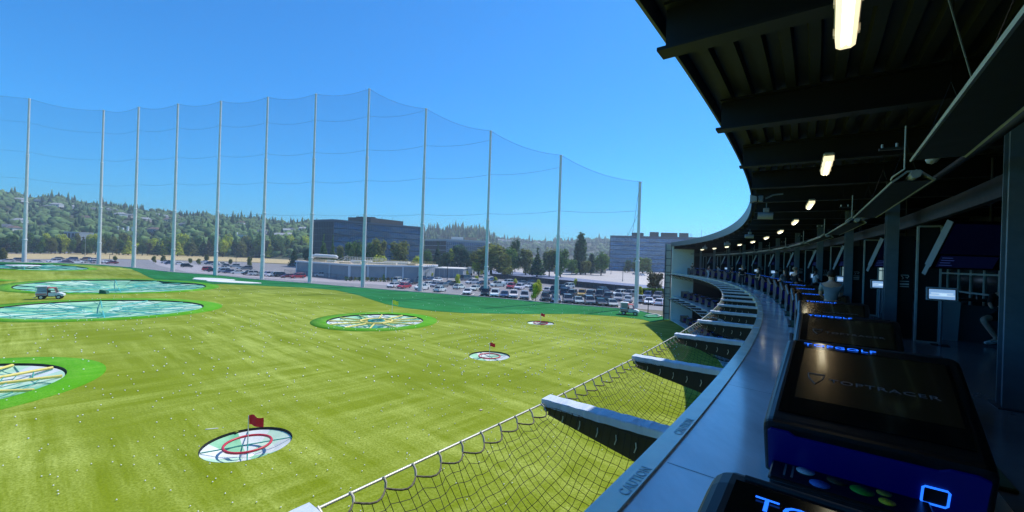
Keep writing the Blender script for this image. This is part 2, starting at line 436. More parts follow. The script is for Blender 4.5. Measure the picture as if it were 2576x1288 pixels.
    if flag:
        fx, fy = x + flag.get('dx', 0), y + flag.get('dy', 0); hh = flag['h']; s = flag['s']
        MB().tube([(fx, fy, z - deep * .8), (fx, fy, z + hh)], flag.get('r', .018), 6).build('flag_pole', M_white, t)
        b = MB(); rows = []
        for j in range(4):
            rows.append([Vector((fx + s * i / 6, fy + .12 * s * math.sin(i * 1.2 + j * .4), z + hh - s * .68 * j / 3 + (.06 * s * math.sin(i * .9)) - (.12 * s * i / 6))) for i in range(7)])
        b.grid(rows, sm=True)
        rows2 = [[p + Vector((0, .01, 0)) for p in r_] for r_ in rows]; b.grid([list(reversed(r_)) for r_ in rows2], sm=True)
        b.build('flag', flag['m'], t)
    return t
mixp = [M_paleW, M_mint, M_paleW, M_tealL]
target('A', 'nearest round target hole with a red ring and a red flag', M_red, 8, .55, None, None, dict(h=1.35, s=.68, m=M_flagR), mixp)
target('B', 'small red-ringed target hole just beyond the nearest one, red flag above', M_red, 8, .5, None, None, dict(h=1.25, s=.5, m=M_flagR, r=.03), mixp)
target('C', 'farthest small red-ringed target hole, near the dark green turf', M_red, 8, .45, None, None, dict(h=1.4, s=.6, m=M_flagR, r=.035), [M_paleW, M_dark, M_paleW, M_mint])
target('D', 'round target with yellow spokes and bright green collar, small yellow flag', M_yel, 12, .9, M_collar, M_teal, dict(h=2.0, s=.9, m=M_flagY, dy=7.5, r=.03), [M_paleW, M_tealL, M_mint])
target('E', 'yellow-beamed target cut off by the left edge of the view', M_yel, 12, .9, M_collar, M_teal, None, [M_tealL, M_mint, M_paleW, M_mint])
target('F', 'largest teal net target with a bright green collar, nearest of the teal ones', mat('teal_beam', (.10, .52, .46), rough=.5), 12, 1.0, M_collar, M_teal, None, [M_tealL, M_mint])
target('G', 'teal net target directly behind the ball cart', MATS['teal_beam'], 12, .9, M_collar, M_teal, None, [M_tealL, M_tealL, M_mint])
tH = target('H', 'farthest teal target with a white oval centre at the top of the slope', MATS['teal_beam'], 12, .6, M_collar, M_teal, None, [M_tealL, M_mint])
x, y, r, rc, ey = TARGETS['H']
MB().lathe([(3.9, .1), (3.7, .22), (.01, .24)], (x, y, hgt(x, y)), 32, ey=.7).build('centre_disc', M_white, tH)
# bits of neighbouring collars at the left edge
for (u, v, rr, lb) in ((0, 705, 3.0, 'sliver of a bright green collar at the left edge above the cart'),):
    p = on_turf(u - 8, v); vs = []; n = 40
    b = MB(); b.add([(p.x + rr * math.cos(6.283 * k / n), p.y + rr * math.sin(6.283 * k / n), hgt(p.x + rr * math.cos(6.283 * k / n), p.y) + .05) for k in range(n)], [tuple(range(n))])
    tag(b.build('turf_patch', M_collar), lb, 'turf patch')
# white sand-look patches
for i, ((u0, v0, a_, b_), lb) in enumerate(zip([(535, 703, 5.2, 3.4), (583, 709.5, 7.0, 2.3)], ['white flat bunker patch on the dark green slope, the upper one', 'white flat bunker patch on the dark green slope, the lower one'])):
    p = on_turf(u0, v0); n = 48; b = MB(); vs = []
    for rr, lift in ((1.0, .03), (.96, .14), (.5, .16)):
        for k in range(n):
            q = 6.2832 * k / n; wob = 1 + .06 * math.sin(3 * q + i) + .04 * math.sin(5 * q)
            px, py = p.x + a_ * rr * wob * math.cos(q), p.y + b_ * rr * wob * math.sin(q); vs.append((px, py, hgt(px, py) + lift + .01 * i))
    fs = [(j * n + k, j * n + (k + 1) % n, (j + 1) * n + (k + 1) % n, (j + 1) * n + k) for j in range(2) for k in range(n)] + [tuple(range(2 * n, 3 * n))]
    b.add(vs, fs, 0, False); tag(b.build('bunker', mat('white_sand', (.82, .80, .74), rough=.9, var=.04)), lb, 'bunker', 'white bunker patches')
# small litter: white markers on the turf
for (u, v, a_, b_, rz, m, lb, nm) in ((533, 1080, .55, .05, .35, M_white, 'thin white strip lying on the turf left of the nearest flag', 'marker_strip'), (1210, 1032, .16, .16, .7, mat('tan_cover', (.5, .42, .3), rough=.8), 'small tan square cover in the turf', 'cover')):
    p = at(u, v, 0); o = MB().box((0, 0, .03), (a_, b_, .02), bev=.005).build(nm, m); o.location = p; o.rotation_euler = (0, 0, rz); tag(o, lb, 'marker')

# ================================================================= GOLF BALLS
def ico(sub=1):
    import bmesh
    bm = bmesh.new(); bmesh.ops.create_icosphere(bm, subdivisions=sub, radius=1)
    v = [tuple(q.co) for q in bm.verts]; f = [tuple(q.index for q in p.verts) for p in bm.faces]; bm.free(); return v, f
ICO1, ICO2 = ico(1), ico(2)
M_ball = mat('golf_ball', (.92, .92, .90), rough=.35, var=.02)
bme = MB().add([tuple(c * .028 for c in q) for q in ICO1[0]], ICO1[1], 0, True).mesh('golf_ball', M_ball)
balls = []; RB = random.Random(5)
def ok_ball(x, y):
    if math.hypot(x - CX, y - CY) > RC - .2: return False
    return all(math.hypot(x - a, (y - b) / e) > r + .1 for a, b, r, c, e in TARGETS.values()) and y < interp_y(outs, x) - 1
centers = [(-8, 17, 9), (-3, 26, 9), (2, 34, 8), (6, 45, 10), (4, 60, 9), (-14, 48, 12), (-30, 40, 16), (-4, 12, 6), (9, 62, 9), (-22, 30, 14), (-40, 48, 14), (-14, 14, 7), (-24, 20, 8), (0, 52, 10), (12, 50, 7)]
while len(balls) < 1350:
    if RB.random() < .7:
        c = RB.choice(centers); x, y = RB.gauss(c[0], c[2] * .7), RB.gauss(c[1], c[2] * .7)
    else: x, y = RB.uniform(-70, 22), RB.uniform(7, 95)
    if y > 6 and abs(x) < y * 1.35 and ok_ball(x, y): balls.append((x, y))
balls.sort(key=lambda p: math.hypot(*p))
for (x, y) in balls[:290]:
    o = put('golf_ball', bme); o.location = (x, y, .034 + .012); tag(o, 'white golf ball lying on the green turf', 'golf ball', 'golf balls scattered on the turf')
b = MB()
for (x, y) in balls[290:]:
    s = .052 if y > 30 else .036
    b.add([(q[0] * s + x, q[1] * s + y, q[2] * s + s + hgt(x, y)) for q in ICO1[0]], ICO1[1])
tag(b.build('distant_golf_balls', M_ball), 'hundreds of tiny white golf balls peppering the farther turf', 'golf balls', kind='stuff')
# clusters of nets slack on the turf near the cart (white torn bits)
# ================================================================= OUTFIELD POLES + NET
tops = [(-30, 235), (74, 248), (261, 277), (349, 269), (448, 261), (556, 254), (674, 244), (795, 236), (929, 223), (1074, 273), (1239, 329), (1414, 390), (1611, 457)]
bases = [None, (63, 657), (246, 662), (336, 672), (432, 683), (538, 690), (651, 702), (775, 711), (910, 722), (1057, 732), (1221, 744), (1399, 762), (1600, 775)]
ZT = 53.1; PO = []
for i, (tp, bs) in enumerate(zip(tops, bases)):
    if bs is None: PO.append((Vector((-164, 112, hgt(-150, 115))), ZT)); continue
    if i <= 8:
        a_, b_ = ab(*tp); Y = (H - ZT) * F / b_; p = Vector((a_ / F * Y, Y, 0)); p.z = H - ab(*bs)[1] * Y / F - .3; PO.append((p, ZT))
    else:
        p = at(*bs, 0); t = at_y(*tp, p.y); PO.append((p, t.z))
M_polew = mat('pole_steel', (.74, .72, .66), rough=.6, metal=.0, scale=.6, var=.08)
M_net = mat('net_mesh', (.13, .18, .28), rough=.9, alpha=.15, var=.05)
M_cable = mat('cable', (.10, .15, .24), rough=.7)
for i, (p, zt) in enumerate(PO):
    lab = 'tall stepped grey net pole, %s from the left' % ordn(i) if i < 12 else 'shortest net pole, rightmost, beside the parked ball cart'
    if i == 8: lab = 'tallest-looking net pole where the net top begins to step down'
    t = empty('net_pole', p, 0, lab, 'net pole', 'poles carrying the outfield net')
    hh = zt - p.z; joints = [0, .14, .37, .66, 1.0]; r = [.55, .47, .38, .28]
    if hh < 40: joints = [0, .18, .46, 1.0]; r = [.48, .38, .28]
    if hh < 30: joints = [0, .38, 1.0]; r = [.42, .3]
    for k in range(len(joints) - 1):
        z0, z1 = p.z + hh * joints[k], p.z + hh * joints[k + 1]
        MB().tube([(p.x, p.y, z0), (p.x, p.y, z1)], [r[k], r[k] * .9], 14).build('pole_section', M_polew, t)
        MB().lathe([(r[k] * 1.0, z1 - .35), (r[k] * 1.08, z1 - .3), (r[k] * 1.08, z1 - .05), (r[k] * .8, z1)], (p.x, p.y, 0), 14).build('collar', M_polew, t)
cable_f = [.2, .42, .64, .86]
for i in range(len(PO) - 1):
    (p, za), (q, zb) = PO[i], PO[i + 1]
    g = p.lerp(q, .5)
    t = empty('outfield_net', g, 0, 'dark see-through safety net hung between the %s and %s poles from the left' % (ordn(i), ordn(i + 1)), 'net', 'panels of the outfield net')
    rows = []; M_ = 12; top = []
    for k in range(M_ + 1):
        u = k / M_; sag = 1.1 * 4 * u * (1 - u); top.append(Vector((p.x + (q.x - p.x) * u, p.y + (q.y - p.y) * u, za + (zb - za) * u - sag)))
    for j in range(9):
        v_ = j / 8; rows.append([Vector((c.x + .35 * math.sin(3.14 * k / M_) * math.sin(v_ * 3.1), c.y + .5 * math.sin(3.14 * k / M_) * math.sin(v_ * 3.1), (hgt(c.x, c.y) + .1) * (1 - v_) + c.z * v_)) for k, c in enumerate(top)])
    MB().grid(rows, sm=True).build('net_mesh', M_net, t)
    MB().tube(top, .03, 4).build('cable', M_cable, t)
    for zz in (45.8, 36.8, 28.6, 19.4):
        if zz > max(za, zb) - 2: continue
        if zz > min(za, zb): continue
        pts = [Vector((c.x, c.y, zz - .9 * 4 * (k / M_) * (1 - k / M_) * (zz / 46))) for k, c in enumerate(top)]
        MB().tube(pts, .028, 4).build('cable', M_cable, t)
# guy wires from last pole
p, zt = PO[-1]
for (u, v, lb) in ((1637, 590, 'thin guy wire from the top of the rightmost net pole'), (1628, 585, 'lower thin guy wire beside the rightmost net pole')):
    e_ = Vector((34, 120, 14)) if lb[0] == 't' else Vector((31, 118, 13))
    tag(MB().tube([(p.x, p.y, zt - (0 if lb[0] == 't' else 6)), e_], .035, 4).build('guy_wire', M_cable), lb, 'wire')
# loose white net heaps on the rough turf
for k in range(14):
    pass

# ================================================================= TERRACE BUILDING
M_floor = mat('polished_concrete', (.78, .80, .82), rough=.16, scale=1.3, var=.22, spec=.9, coat=.3, world=True, stretch=(1, .35, 1))
M_kerb = mat('kerb_paint', (.93, .94, .72), rough=.24, scale=2.5, var=.08, spec=.9, coat=.3, world=True)
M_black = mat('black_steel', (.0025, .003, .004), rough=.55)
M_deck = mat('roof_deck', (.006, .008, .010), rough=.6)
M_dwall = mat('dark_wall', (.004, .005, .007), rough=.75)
M_steel = mat('grey_steel', (.17, .23, .28), rough=.45, metal=.2)
M_frame = mat('grey_frame', (.42, .50, .50), rough=.5)
M_pad = mat('vinyl_pad', (.52, .60, .74), rough=.45, scale=2.2, var=.12, bump=.9, bdist=.04, stretch=(3, 1, 1))
M_padside = mat('vinyl_dark', (.012, .014, .016), rough=.5)
M_cord = mat('black_cord', (.008, .008, .009), rough=.8)
M_rod = mat('white_rod', (.62, .63, .58), rough=.4, metal=.2)
M_rope = mat('rope', (.13, .12, .09), rough=.9, scale=40, var=.6)
M_wallw = mat('end_wall_paint', (.85, .86, .82), rough=.8, scale=.5, var=.05)
M_mull = mat('mullion', (.05, .06, .07), rough=.5)
M_glassd = mat('dark_glass', (.02, .03, .04), rough=.08, spec=.8)
def arc(p0, p1, n): return [p0 + (p1 - p0) * i / n for i in range(n + 1)]
def ring_slab(name, off0, off1, z0, z1, m, p0=PHI_BACK, p1=PHI_END, n=110, parent=None, struct=True):
    b = MB(); ph = arc(p0, p1, n)
    A = [[P(a, off0, z1) for a in ph], [P(a, off1, z1) for a in ph]]; B = [[P(a, off0, z0) for a in ph], [P(a, off1, z0) for a in ph]]
    b.grid(A, 0, False); b.grid([B[1], B[0]], 0, False); b.grid([A[1], B[1]]); b.grid([B[0], A[0]])
    b.add([A[0][0], A[1][0], B[1][0], B[0][0]], [(0, 1, 2, 3)]); b.add([A[0][-1], A[1][-1], B[1][-1], B[0][-1]], [(0, 3, 2, 1)])
    o = b.build(name, m, parent)
    return structure(o) if struct else o
tf_ = ring_slab('terrace_floor', .17, 8.4, Z3 - .35, Z3, M_floor)
ring_slab('interior_floor_shade', 2.35, 8.39, Z3 + .001, Z3 + .006, mat('shaded_floor', (.16, .18, .20), rough=.18, scale=1.2, var=.2, spec=.8, world=True))  # darker sheet on the inner floor, light falloff from the open side painted in
ring_slab('terrace_edge', 0.0, .17, Z3 - .36, Z3 + .025, M_kerb, n=220)
ring_slab('lower_terrace_floor', .0, 8.4, Z2 - .3, Z2, M_floor)
ring_slab('ground_floor', -.1, 8.4, 0.02, .12, M_floor)
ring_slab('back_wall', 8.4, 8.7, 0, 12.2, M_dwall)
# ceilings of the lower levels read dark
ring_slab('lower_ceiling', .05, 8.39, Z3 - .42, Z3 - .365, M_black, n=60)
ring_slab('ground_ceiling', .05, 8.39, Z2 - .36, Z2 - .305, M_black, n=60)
# roof: deck with ribs running along the terrace, thin pale edge
ROFF = -.26
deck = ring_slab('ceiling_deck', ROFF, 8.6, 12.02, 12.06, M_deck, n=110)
for k in range(30):
    o0 = ROFF + .14 + k * .28
    b = MB(); ph = arc(PHI_BACK, PHI_END, 110)
    b.grid([[P(a, o0 + d, z) for a in ph] for d, z in ((0, 12.018), (.02, 11.93), (.13, 11.93), (.15, 12.018))]); b.build('deck_rib', M_deck, deck)
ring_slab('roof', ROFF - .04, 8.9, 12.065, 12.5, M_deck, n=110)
ring_slab('roof_edge_trim', ROFF - .075, ROFF - .043, 11.86, 12.52, mat('edge_trim', (.06, .07, .08), rough=.4), n=220)
for k in range(-14, 23):
    ph = PHI0 + BAY * k + .0
    if ph > PHI_END: break
    a = rad(ph); M = Matrix.Rotation(a, 3, 'Z')
    b = MB(); c = P(ph, 4.05, 0); L_ = 8.4
    b.box((c.x, c.y, 11.70), (L_, .03, .46), M); b.box((c.x, c.y, 11.47), (L_ + .12, .22, .035), M); b.box((c.x, c.y, 11.915), (L_, .22, .03), M)
    b.build('roof_beam', M_black if k % 2 else M_deck, deck)
# end wall + its slim glazed stair strip
def radial_wall(name, ph, o0, o1, z0, z1, th, m, parent=None):
    c = P(ph, (o0 + o1) / 2, (z0 + z1) / 2)
    b = MB().box(c, (o1 - o0, th, z1 - z0), Matrix.Rotation(rad(ph), 3, 'Z')); return b.build(name, m, parent)
ew = radial_wall('end_wall', PHI_END + .12, 0.0, 3.35, 0, 12.3, .25, M_wallw); structure(ew)
structure(radial_wall('end_partition', PHI_END + .12, 3.4, 8.6, 0, 12.3, .2, M_dwall))
t = empty('stair_strip', P(PHI_END, -.5, 0), 0, 'narrow glazed stair end with dark frames beside the white end wall', 'glazed stair end')
radial_wall('glass_panel', PHI_END + .3, -.95, -.05, .1, 12.2, .05, mat('frosted_glass', (.62, .60, .55), rough=.2), t)
for o_ in (-1.0, -.05): radial_wall('post', PHI_END + .25, o_ - .05, o_ + .05, 0, 12.35, .12, M_mull, t)
for z_ in (1.0, 2.2, 3.7, 4.2, 5.2, 6.0, 7.2, 7.7, 8.8, 9.9, 11.2, 12.3): radial_wall('rail', PHI_END + .24, -1.0, 0, z_ - .04, z_ + .04, .09, M_mull, t)
# vertical dark mullions dividing upper wall + columns
for k in range(26):   # thin joints and hairline cracks across the ledge
    ph_k = -38.6 + k * 1.35; b = MB(); rj = random.Random(k + 40); pts = [(ph_k + .03 * rj.uniform(-1, 1), o_) for o_ in (.2, .7, 1.2, 1.7, 2.3)]
    vs_ = []
    for a_, o_ in pts: vs_ += [P(a_ - .0022, o_, Z3 + .0012), P(a_ + .0022, o_, Z3 + .0012)]
    b.add(vs_, [(2 * i, 2 * i + 1, 2 * i + 3, 2 * i + 2) for i in range(4)]); structure(b.build('floor_joint', mat('joint_dark', (.12, .14, .16), rough=.8)))
CAUT = M_line
caut_m = mat('caution_ink', (.58, .68, .70), rough=.6)
for k, ph in enumerate([-37.61, -36.98]):
    me = text_mesh('CAUTION', .112, .001, .95, .002)
    if not me.materials: me.materials.append(caut_m)
    o = put('caution_lettering', me); o.location = P(ph, .045 if k else .04, Z3 + .028); o.rotation_euler = (0, 0, rad(ph + 90)); o.scale = (1, 1, 1)
    # letters run along the kerb, tops toward the field
    o.rotation_euler = (0, 0, rad(ph + 90)); o.location = P(ph, .15, Z3 + .028)
    structure(o)
# worn darker patches of old lettering farther along the kerb
for k in range(14):
    ph = -33.0 + k * 1.1
    b = MB(); a = [P(ph + d, o_, Z3 + .0275) for d, o_ in ((0, .03), (.14, .03), (.14, .14), (0, .14))]
    b.add(a, [(0, 1, 2, 3)]); structure(b.build('kerb_patch', mat('worn_kerb', (.42, .55, .52), rough=.6)))

# outriggers + safety nets
def outrigger(k, z, name_lv, near):
    ph = PHI0 + BAY * k; base = P(ph, 0, z)
    t = empty('net_outrigger', base, rad(ph), None, 'net arm', 'arms holding the safety net, %s' % name_lv)
    b = MB(); n = 16; wd = .105
    rows = []
    for s_, zz in ((-1, -.075), (-1, .0), (-.95, .011), (0, .013), (.95, .011), (1, .0), (1, -.075)):
        rows.append([Vector((-1.46 + 1.46 * i / n, s_ * wd * (1 + .03 * math.sin(i * 1.7)), zz + .004 * math.sin(i * 2.3 + s_))) for i in range(n + 1)])
    b.grid(rows[:7]); b.add([r_[0] for r_ in rows], [tuple(range(7))]); b.add([r_[-1] for r_ in rows], [tuple(range(6, -1, -1))])
    b.build('padded_cover', M_pad, t, True)
    MB().box((-.72, 0, -.10), (1.44, .17, .06)).build('beam', M_padside, t, True)
    # tapered web plate below
    MB().prism([(-1.42, -.12), (0.05, -.12), (0.05, -.50), (-1.42, -.2)], -.012, .012, lambda a, c, d: Vector((a, d, c))).build('web_plate', M_padside, t, True)
    for i in range(5):
        x_ = -1.2 + i * .22
        MB().tube([(x_, -.03, -.13 - .02 * i), (x_ + .015, -.055, -.17 - .02 * i), (x_ - .01, -.04, -.235 - .02 * i)], .006, 5).build('hook', M_rod, t, True)
    return t
def safety_net(k, z, lv, cells_along, cells_out, r, seed):
    """net between arm k and k+1"""
    p0, p1 = PHI0 + BAY * k + .05, PHI0 + BAY * (k + 1) - .05
    t = empty('safety_net', P((p0 + p1) / 2, -.7, z - .3), 0, None, 'net', 'safety nets along the terrace, %s' % lv)
    rs = random.Random(seed)
    def S(u, v):
        # u along 0..1, v: 0 rod side .. 1 building side
        sc = abs(math.sin(u * math.pi * 10))
        edge = .03 + .018 * sc
        sag = .40 * (4 * u * (1 - u)) ** .6 * math.sin(math.pi * min(1, v * .9 + .03)) + .06 * v
        zz = z - .05 - edge * (1 - v) ** 6 - sag - .42 * v * (4 * u * (1 - u)) ** .35 + .008 * math.sin(19 * u + 7 * v) + .006 * math.sin(31 * v + 11 * u)
        off = -1.40 + 1.36 * v + .09 * sc * (1 - v) ** 8 + .01 * math.sin(23 * u + 5 * v)
        return P(p0 + (p1 - p0) * u, off, zz)
    b = MB()
    nu, nv = cells_along, cells_out
    for i in range(nu + 1):
        b.tube([S((i + .12 * math.sin(i * 2.1 + j)) / nu if 0 < i < nu else i / nu, j / nv) for j in range(nv + 1)], r, 3, cap=False)
    for j in range(1, nv + 1):
        b.tube([S(i / nu, (j + .1 * math.sin(j * 1.3 + i)) / nv if j < nv else 1) for i in range(nu + 1)], r, 3, cap=False)
    b.build('net_cords', M_cord, t)
    # rod, edge rope, hooks
    MB().tube([P(p0, -1.44, z - .045), P(p1, -1.44, z - .045)], .011, 6).build('rod', M_rod, t)
    MB().tube([S(i / 60, 0) for i in range(61)], .0085, 5).build('edge_rope', M_rope, t)
    for i in range(11):
        u = i / 10 if 0 < i < 10 else (.015 if i == 0 else .985)
        a, c = P(p0 + (p1 - p0) * u, -1.44, z - .03), S(u, 0)
        MB().tube([a, a.lerp(c, .5) + Vector((.01, 0, 0)), c], .011, 5).build('hook', M_rod, t)
    return t
a0 = outrigger(0, Z3, 'top level', True)
pl_ = []
for i, k in enumerate(list(range(-1, 22))):
    ph = PHI0 + BAY * k
    lab = ['padded net arm at the bottom edge of the view, only its tip showing', 'large padded net arm nearest the viewer, blue-white cover with creases'][i] if i < 2 else 'padded net arm, %s from the viewer on the top level' % ordn(i - 1)
    pl_.append((P(ph, 0, Z3), rad(ph), lab, None))
arms = proto_copies(a0, pl_)
low = copy_tree(a0); low['group'] = 'arms holding the safety net, middle level'
pl_ = []
for i, k in enumerate(range(11, 22)):
    ph = PHI0 + BAY * k; pl_.append((P(ph, 0, Z2), rad(ph), 'shaded net arm on the middle level, %s back from the far end wall' % ordn(21 - k), None))
proto_copies(low, pl_)
for k in range(-2, 22):
    near = k < 5
    t = safety_net(k, Z3, 'top level', 36 if near else 16, 18 if near else 8, .0031 if near else .005, k)
    t['label'] = ('sagging black cord net filling the bottom of the view, nearest bay' if k == -1 else 'black cord net behind the viewer side of the nearest one' if k == -2 else 'black cord safety net, %s bay past the nearest padded arm' % ordn(k))
for k in range(12, 22):
    t = safety_net(k, Z2, 'middle level', 12, 6, .007, k); t['label'] = 'shaded safety net on the middle level, %s bay back from the end wall' % ordn(21 - k)
# ------------------------------------------------ ball machines
M_mbody = mat('machine_black', (.006, .0065, .008), rough=.35, spec=.4)
M_mblue = mat('machine_blue', (.004, .004, .10), rough=.45, emit=(.0, .0, .022), estr=1.0)
M_screen = mat('machine_screen', (.23, .15, .08), rough=.23, metal=.9, scale=60, var=.05, coat=.6)
M_led = mat('blue_led', (.02, .1, .6), rough=.5, emit=(.015, .15, 1.0), estr=1.6)
M_led2 = mat('white_led', (.4, .5, .7), rough=.5, emit=(.35, .5, .9), estr=.7)
M_print = mat('grey_print', (.16, .16, .17), rough=.5)
MW = 1.18
def make_machine():
    t = empty('ball_machine', (0, 0, 0), 0, None, 'ball machine', 'ball machines between the bays')
    prof = [(.50, 0), (.46, .16), (.19, .29), (.012, .662), (.004, .688), (.02, .700), (.05, .708), (1.66, .977), (1.73, .982), (1.78, .965), (1.81, .92), (1.86, 0)]
    TW = lambda y: .885 + .115 * max(0, min(1, y / 1.7))
    def fn(a, c, d): return Vector((d * TW(a), a, c))
    b = MB(); n = len(prof)
    for i, (x_, ins) in enumerate([(0.0, .055), (.004, .034), (.014, .018), (.032, .006), (.06, 0), (MW - .06, 0), (MW - .032, .006), (MW - .014, .018), (MW - .004, .034), (MW, .055)]):
        row = [fn(a + ins * .8 if a < .9 else a - ins, max(0, c - ins) if c > .5 else c, x_) for a, c in prof]
        if i: b.add(prev + row, [(k, (k + 1) % n, n + (k + 1) % n, n + k) for k in range(n)], 0, False)
        else: b.add(row, [tuple(range(n - 1, -1, -1))])
        prev = row
    b.add(prev, [tuple(range(n))])
    b.build('body', M_mbody, t, True)
    # blue front with chamfered upper edge
    def front(x_, z_, d=.012):
        y_ = .19 * (.70 - z_) / .41; return Vector((x_ * TW(0), y_ - d * .8, z_ - d * .6))
    pts = [(.03, .34), (.05, .315), (MW - .06, .315), (MW - .03, .34), (MW - .03, .625), (MW - .08, .645), (MW - .20, .645), (MW - .25, .62), (.20, .62), (.16, .645), (.05, .645), (.03, .625)]
    MB().prism(pts, .004, .018, lambda a, c, d: front(a, c, d)).build('front_panel', M_mblue, t, True)
    sq = MB()
    q = [(.87, .405), (.99, .405), (.99, .515), (.87, .515)]
    sen = MB().prism(q, .018, .021, lambda a, c, d: front(a, c, d)).build('sensor_window', M_mbody, t, True)
    MB().tube([front(a, c, .024) for a, c in [(.88, .405), (.98, .405), (.99, .415), (.99, .505), (.98, .515), (.88, .515), (.87, .505), (.87, .415)]], .006, 5, closed=True).build('light_ring', M_led, sen, True)
    sl_ = math.atan2(.30, 1.80)
    def face(x_, u, d=.004):  # u along slope 0..1
        return Vector((x_ * TW(1.8 * u), 1.80 * u - math.sin(sl_) * d, .70 + .30 * u + math.cos(sl_) * d))
    bez = [(.08, .08), (MW - .08, .08), (MW - .08, .85), (.70, .85), (.64, .88), (.56, .935), (.08, .935)]
    MB().prism(bez, .002, .006, lambda a, c, d: face(a, c, d)).build('bezel', mat('gloss_black', (.004, .004, .005), rough=.12, spec=.5), t, True)
    scr = MB().prism([(.16, .22), (MW - .10, .22), (MW - .10, .83), (.16, .83)], .006, .009, lambda a, c, d: face(a, c, d)).build('screen', M_screen, t, True)
    def letters(body, size, x_, u, m, par, sx=1.3, bold=.0):
        me = text_mesh(body, size, .0005, sx, bold)
        if not me.materials: me.materials.append(m)
        o = put('lettering', me, par, True); o.location = face(x_, u, .0125); o.rotation_euler = (sl_, 0, 0); return o
    letters('TOPGOLF', .088, .145, .87, M_led, t, 1.25, .0)
    letters('TOPTRACER', .092, .36, .42, M_print, scr, 1.1, .0)
    # shield mark left of the word
    MB().tube([face(a, c, .012) for a, c in [(.22, .49), (.33, .49), (.32, .44), (.275, .38), (.23, .44)]], .003, 4, closed=True).build('shield_mark', M_print, scr, True)
    MB().tube([face(.10, .955, -.004), face(.5, .955, -.004), face(MW - .10, .955, -.004)], .012, 8).build('top_lip', mat('dark_plastic', (.03, .035, .045), rough=.4), t, True)
    return t
mach = make_machine()
pl_ = []
s0s = [-.10, 3.19, 6.11, 9.20, 12.05, 15.15]
for i in range(23):
    s_ = s0s[i] if i < 6 else 15.2 + 3.0 * (i - 5)
    ph = S2PHI(s_)
    if ph > PHI_END - .9: break
    lab = ['black ball machine cut off by the bottom edge, blue letters TOP showing', 'large black ball machine in the foreground with blue front and lit blue square', 'black ball machine right behind the large foreground one'][i] if i < 3 else 'ball machine beside the kerb, %s from the viewer' % ordn(i)
    pl_.append((P(ph, .93 if i else .95, Z3), rad(ph), lab, None))
machines = proto_copies(mach, pl_)
N_M = len(machines)
low = copy_tree(mach); low['group'] = 'ball machines on the lower levels'; pl_ = []
for lv, z_, nm in ((0, Z2, 'middle'), (1, .12, 'ground')):
    for k in range(8):
        ph = PHI_END - 1.6 - k * BAY
        pl_.append((P(ph, .93, z_), rad(ph), 'dark ball machine on the %s level, %s from the end wall' % (nm, ordn(k)), None))
proto_copies(low, pl_)
# guide board with coloured discs in front of the large machine
ph = S2PHI(3.2); t = empty('guide_board', P(ph, 1.0, Z3 + .11), rad(ph), 'low black board of coloured target discs at the foot of the large machine', 'guide board')
MB().box((.36, .02, .27), (.76, .34, .03), bev=.01).build('board', M_mbody, t, True)
MB().box((.36, .10, .07), (.6, .25, .36)).build('foot', M_mbody, t, True)
for (x_, y_, r_, m) in ((.165, .065, .05, mat('disc_pale', (.75, .85, .95), rough=.5, scale=120, var=.35)), (.24, -.07, .052, mat('disc_blue', (.06, .18, .60), rough=.5, scale=120, var=.3)), (.325, .05, .053, mat('disc_brown', (.10, .055, .02), rough=.5, scale=120, var=.3)), (.44, .01, .058, mat('disc_green', (.05, .38, .03), rough=.5, scale=120, var=.3)), (.54, .06, .036, mat('disc_gold', (.6, .42, .05), rough=.5, scale=120, var=.3)), (.545, -.05, .038, mat('disc_yellow', (.8, .68, .03), rough=.5, scale=120, var=.3))):
    MB().lathe([(r_, .285), (r_, .289), (.001, .2895)], (x_, y_, 0), 28).build('disc', m, t, True)
for x_ in (.06, .10): MB().box((x_, .0, .287), (.012, .18, .002)).build('text_strip', M_print, t, True)
# hitting mats
M_mat = mat('mat_green', (.055, .10, .045), rough=.95, scale=30, var=.25)
t = empty('hitting_mat', (0, 0, 0), 0, None, 'hitting mat', 'hitting mats in the bays')
MB().box((0, 0, .02), (1.6, 1.5, .04), bev=.012).build('mat_surface', M_mat, t, True)
MB().box((0, .45, .0425), (1.5, .06, .003)).build('tee_line', M_mull, t, True)
MB().box((-.82, 0, .03), (.07, 1.5, .06), bev=.01).build('border', M_mull, t, True)
pl_ = []
for i in range(1, 21):
    ph = S2PHI(2.6 + 3.02 * i) ; pl_.append((P(ph, 1.66, Z3), rad(ph), 'green hitting mat by the terrace edge, %s from the viewer' % ordn(i - 1), None))
proto_copies(t, pl_)

# ------------------------------------------------ ceiling lamps
M_lamp = mat('lamp_diffuser', (.9, .85, .7), rough=.4, emit=(1.0, .84, .52), estr=1.15, var=.01)
M_lampc = mat('lamp_tube', (.9, .85, .7), rough=.4, emit=(1.0, .93, .70), estr=6, var=.01)
M_lhouse = mat('lamp_housing', (.55, .52, .45), rough=.5)
t = empty('ceiling_lamp', (0, 0, 0), 0, None, 'ceiling lamp', 'lit ceiling lamps over the terrace')
MB().box((0, 0, .05), (.16, 1.42, .06), bev=.02).build('housing', M_lhouse, t, True)
b = MB(); b.prism([(-.072, 0.02), (-.065, -.05), (-.035, -.07), (.035, -.07), (.065, -.05), (.072, .02)], -.68, .68, lambda a, c, d: Vector((a, d, c))); b.build('diffuser', M_lamp, t, True)
for x_ in (-.022, .022): MB().tube([(x_, -.6, -.072), (x_, .6, -.072)], .010, 6).build('tube', M_lampc, t, True)
for s_ in (-1, 1):
    for y_ in (-.5, 0, .5): MB().box((s_ * .08, y_, .0), (.012, .05, .06)).build('clip', M_lhouse, t, True)
pl_ = []
